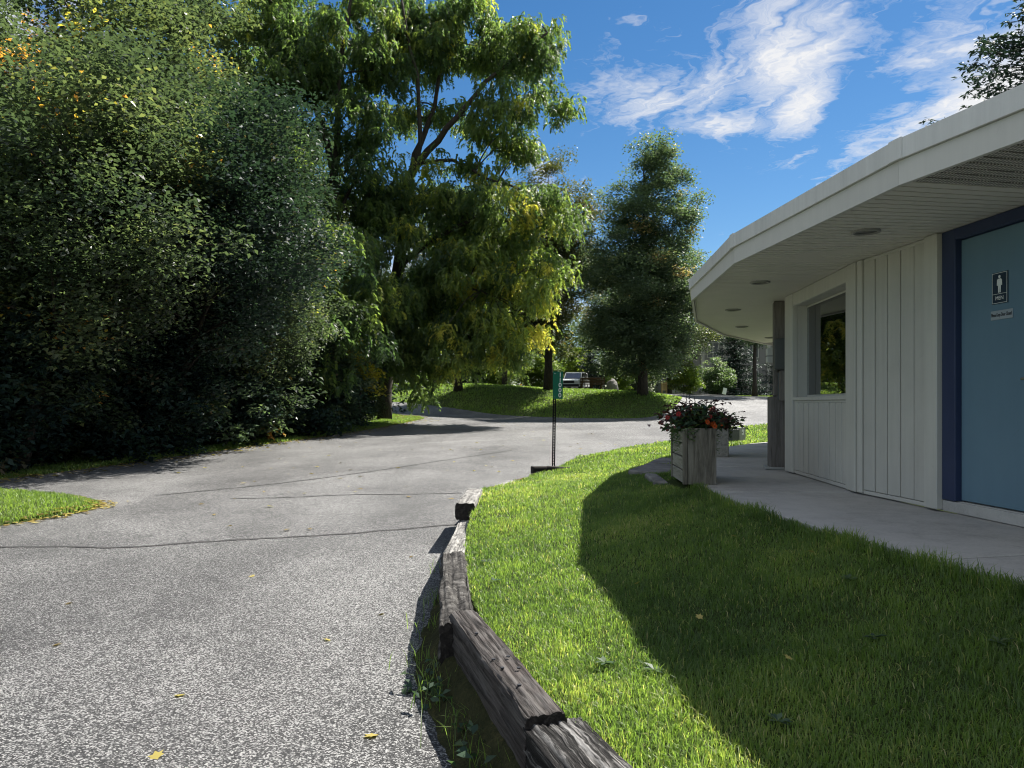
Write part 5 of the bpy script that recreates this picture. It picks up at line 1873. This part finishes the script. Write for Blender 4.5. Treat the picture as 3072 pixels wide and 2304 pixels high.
# island grass
x, y = scatter(isl_line, 6, 13.4, -10.5, -5.6, 2200, rng)
patch = vnoise(x * 1.3, y * 1.3, 15)
me = blades(x, y, I(x, y) - .003, .06 * (.7 + .6 * vnoise(x * 5, y * 5, 8)), np.full(len(x), .009), rng, .36 + (patch - .5) * .4 + rng.normal(0, .13, len(x)), 'island_grass')
set_props(add_obj('island_grass', me, mat='grass_blade'), 'short green grass on the left island', kind='stuff')
# verge below the wood, patch at the bend and the knoll: coarser tufts
n = 60000
y = rng.uniform(13, 41, n); x = np.interp(y, [9.5, 15.5, 23.5, 31.8, 36, 38, 41], [-11, -9.3, -7.5, -5.6, -4.4, -4.25, -6.6]) - rng.uniform(0, 1, n) ** 1.3 * 2.2
ok = ~inside(road_poly, x, y)
x, y = x[ok], y[ok]
me = blades(x, y, H(x, y) - .01, .10 * (.4 + 1.2 * vnoise(x * 2, y * 2, 21)), np.full(len(x), .02), rng, .40 + rng.normal(0, .2, len(x)), 'verge_grass')
set_props(add_obj('verge_grass', me, mat='grass_blade'), 'shaggy verge grass below the wood', kind='stuff')
n = 70000
x = rng.uniform(-12, 12.5, n); y = rng.uniform(41.5, 60, n)
ok = ~inside(road_poly, x, y) & (y < 61)
x, y = x[ok], y[ok]
me = blades(x, y, H(x, y) - .02, .12 * (.4 + 1.0 * vnoise(x * 1.2, y * 1.2, 23)), np.full(len(x), .05), rng, .38 + (vnoise(x * .7, y * .7, 31) - .5) * .5 + rng.normal(0, .13, len(x)), 'knoll_grass')
set_props(add_obj('knoll_grass', me, mat='grass_blade'), 'mown grass on the shaded knoll', kind='stuff')
n = 16000
x = rng.uniform(12.5, 28, n); y = rng.uniform(60.5, 70, n)
ok = ~inside(road_poly, x, y)
x, y = x[ok], y[ok]
me = blades(x, y, H(x, y) - .02, np.full(len(x), .12), np.full(len(x), .06), rng, .55 + rng.normal(0, .15, len(x)), 'roadside_grass')
set_props(add_obj('roadside_grass', me, mat='grass_blade'), 'strip of grass across the right road', kind='stuff')

# weeds sprouting at the foot of the timbers
wd_pts = [(-.44, 4.15), (-.50, 4.45), (-.30, 3.9), (-.22, 3.6), (-.16, 3.35), (-.05, 3.1), (.06, 2.85), (-.56, 5.2), (-.58, 5.9), (-.60, 7.0), (-.12, 3.5), (.16, 2.6), (-.40, 3.95)]
for i, (wx, wy) in enumerate(wd_pts):
    r2 = np.random.default_rng(300 + i)
    n = 26
    px_ = r2.normal(wx, .06, n); py_ = r2.normal(wy, .10, n)
    me1 = blades(px_, py_, H(px_, py_) + .028, np.full(n, .15), np.full(n, .005), r2, r2.normal(.25, .2, n), 'weed', .95)
    o = add_obj('weed', me1, None, 'grass_blade')
    set_props(o, 'tuft of weeds in the shade at the foot of the timber edging', 'weed', 'weeds at the foot of the timbers')
    if i in (0, 2, 4, 5, 6, 10, 11, 12):
        P = np.stack([r2.normal(wx, .06, 22), r2.normal(wy, .09, 22), np.zeros(22)], 1)
        P[:, 2] = H(P[:, 0], P[:, 1]) + .04 + r2.uniform(0, .1, 22)
        add_obj('broad_leaves', leaf_cards(P, .07, r2, r2.normal(.4, .2, 22), aspect=.5, name='broad_leaves'), o, 'leaf_planter')
# plantain rosettes in the lawn
for i, (wx, wy) in enumerate([(.62, 3.35), (.42, 3.5), (.95, 2.75), (-.12, 5.2), (-.2, 5.9), (1.55, 3.3), (1.9, 3.0), (1.75, 4.0)]):
    r2 = np.random.default_rng(400 + i)
    n = 12
    az = r2.uniform(0, 6.28, n)
    mb = []
    P = np.stack([np.full(n, wx), np.full(n, wy), np.full(n, l1(wx, wy) + .025)], 1)
    ax = np.stack([np.cos(az), np.sin(az), r2.uniform(.1, .6, n)], 1)
    sd_ = np.stack([-np.sin(az), np.cos(az), np.zeros(n)], 1)
    s = r2.uniform(.035, .06, n)[:, None]
    V = np.stack([P, P + ax * s * .5 + sd_ * s * .2, P + ax * s * np.array([[1, 1, .6]]), P + ax * s * .5 - sd_ * s * .2], 1).reshape(-1, 3)
    o = add_obj('lawn_weed', arrays_mesh('lawn_weed', V, np.arange(4 * n).reshape(n, 4), np.repeat(r2.normal(.7, .15, n), 4)), None, 'leaf_planter')
    set_props(o, 'small broad-leaved rosette weed in the lawn grass', 'weed', 'rosette weeds in the lawn')


# fallen leaves
def leaf_shape():
    pts = [(0, -.5), (.12, -.30), (.42, -.22), (.30, .0), (.46, .22), (.16, .20), (0, .55), (-.16, .20), (-.46, .22), (-.30, 0), (-.42, -.22), (-.12, -.30)]
    V = [(0, 0, .06)] + [(x, y, .12 * abs(x)) for x, y in pts]
    F_ = np.array([(0, 1 + i, 1 + (i + 1) % 12) for i in range(12)])
    return np.array(V), F_


LV, LF = leaf_shape()
lm_ = arrays_mesh('fallen_leaf', LV * .075, LF, np.full(len(LV), .9))
lm2 = arrays_mesh('fallen_leaf', LV * .07, LF, np.full(len(LV), .3))
for me_ in (lm_, lm2): me_.materials.append(MATS['leaf_litter_mat'])
spots = [(-.95, 5.6), (-1.2, 5.0), (-1.75, 4.05), (-2.9, 4.9), (-1.55, 3.35), (-.65, 3.55), (-.95, 3.1), (-.55, 5.9), (-2.3, 6.8), (-3.4, 5.9), (-.3, 3.0), (-2.6, 3.6), (-1.0, 7.6), (-.05, 2.7)]
for i, (x, y) in enumerate(spots):
    o = add_obj('fallen_leaf', lm_ if i % 3 else lm2)
    o.location = (x, y, h1(x, y) + .034)
    o.rotation_euler = (R((i * 37) % 40 - 20), R((i * 53) % 30 - 15), i * 1.7)
    o.scale = (.8 + .05 * (i % 6),) * 3
    set_props(o, 'yellowed leaf fallen on the open asphalt', 'leaf', 'fallen leaves on the drive')
for i, (x, y) in enumerate([(.75, 4.6), (1.15, 3.2), (1.5, 5.2), (.95, 3.9), (1.2, 5.9), (1.75, 4.5)]):
    o = add_obj('fallen_leaf', lm_)
    o.location = (x, y, l1(x, y) + .055)
    o.rotation_euler = (R((i * 37) % 60 - 30), R((i * 53) % 50 - 25), i * 2.3)
    o.scale = (.62, .62, .62)
    set_props(o, 'dry leaf lying on the lawn grass', 'leaf', 'fallen leaves on the lawn')
# leaf litter drifted along the verge and road edge
rng = np.random.default_rng(55)
n = 2600
y = rng.uniform(12, 40, n); x = np.interp(y, [9.5, 15.5, 23.5, 31.8, 36, 40], [-11, -9.3, -7.5, -5.6, -4.4, -5.4]) + rng.normal(-.1, .45, n)
n2 = 160
x = np.concatenate([x, rng.uniform(-7, 3, n2)]); y = np.concatenate([y, rng.uniform(9, 36, n2)])
n3 = 700
tt = rng.uniform(0, 1, n3)
ix = np.array([p[0] for p in isl_line]); iy = np.array([p[1] for p in isl_line])
kk = rng.integers(0, len(ix), n3)
x = np.concatenate([x, ix[kk] + rng.normal(0, .10, n3)]); y = np.concatenate([y, iy[kk] + rng.normal(0, .10, n3)])
ok = ~inside(lawn_poly, x, y)
x, y = x[ok], y[ok]
zz = H(x, y) + .045
zz = np.where(inside(isl_line, x, y), I(x, y) + .02, zz)
n = len(x)
az = rng.uniform(0, 6.28, n); s = rng.uniform(.03, .07, n)
c_, q_ = np.cos(az) * s, np.sin(az) * s
V = np.stack([np.stack([x - c_, y - q_, zz], 1), np.stack([x + q_ * .5, y - c_ * .5, zz + rng.uniform(0, .02, n)], 1), np.stack([x + c_, y + q_, zz], 1), np.stack([x - q_ * .5, y + c_ * .5, zz + rng.uniform(0, .02, n)], 1)], 1).reshape(-1, 3)
set_props(add_obj('leaf_litter', arrays_mesh('leaf_litter', V, np.arange(4 * n).reshape(n, 4), np.repeat(rng.uniform(0, 1, n), 4)), mat='leaf_litter_mat'), 'scattered leaf litter along the edges of the drive', kind='stuff')
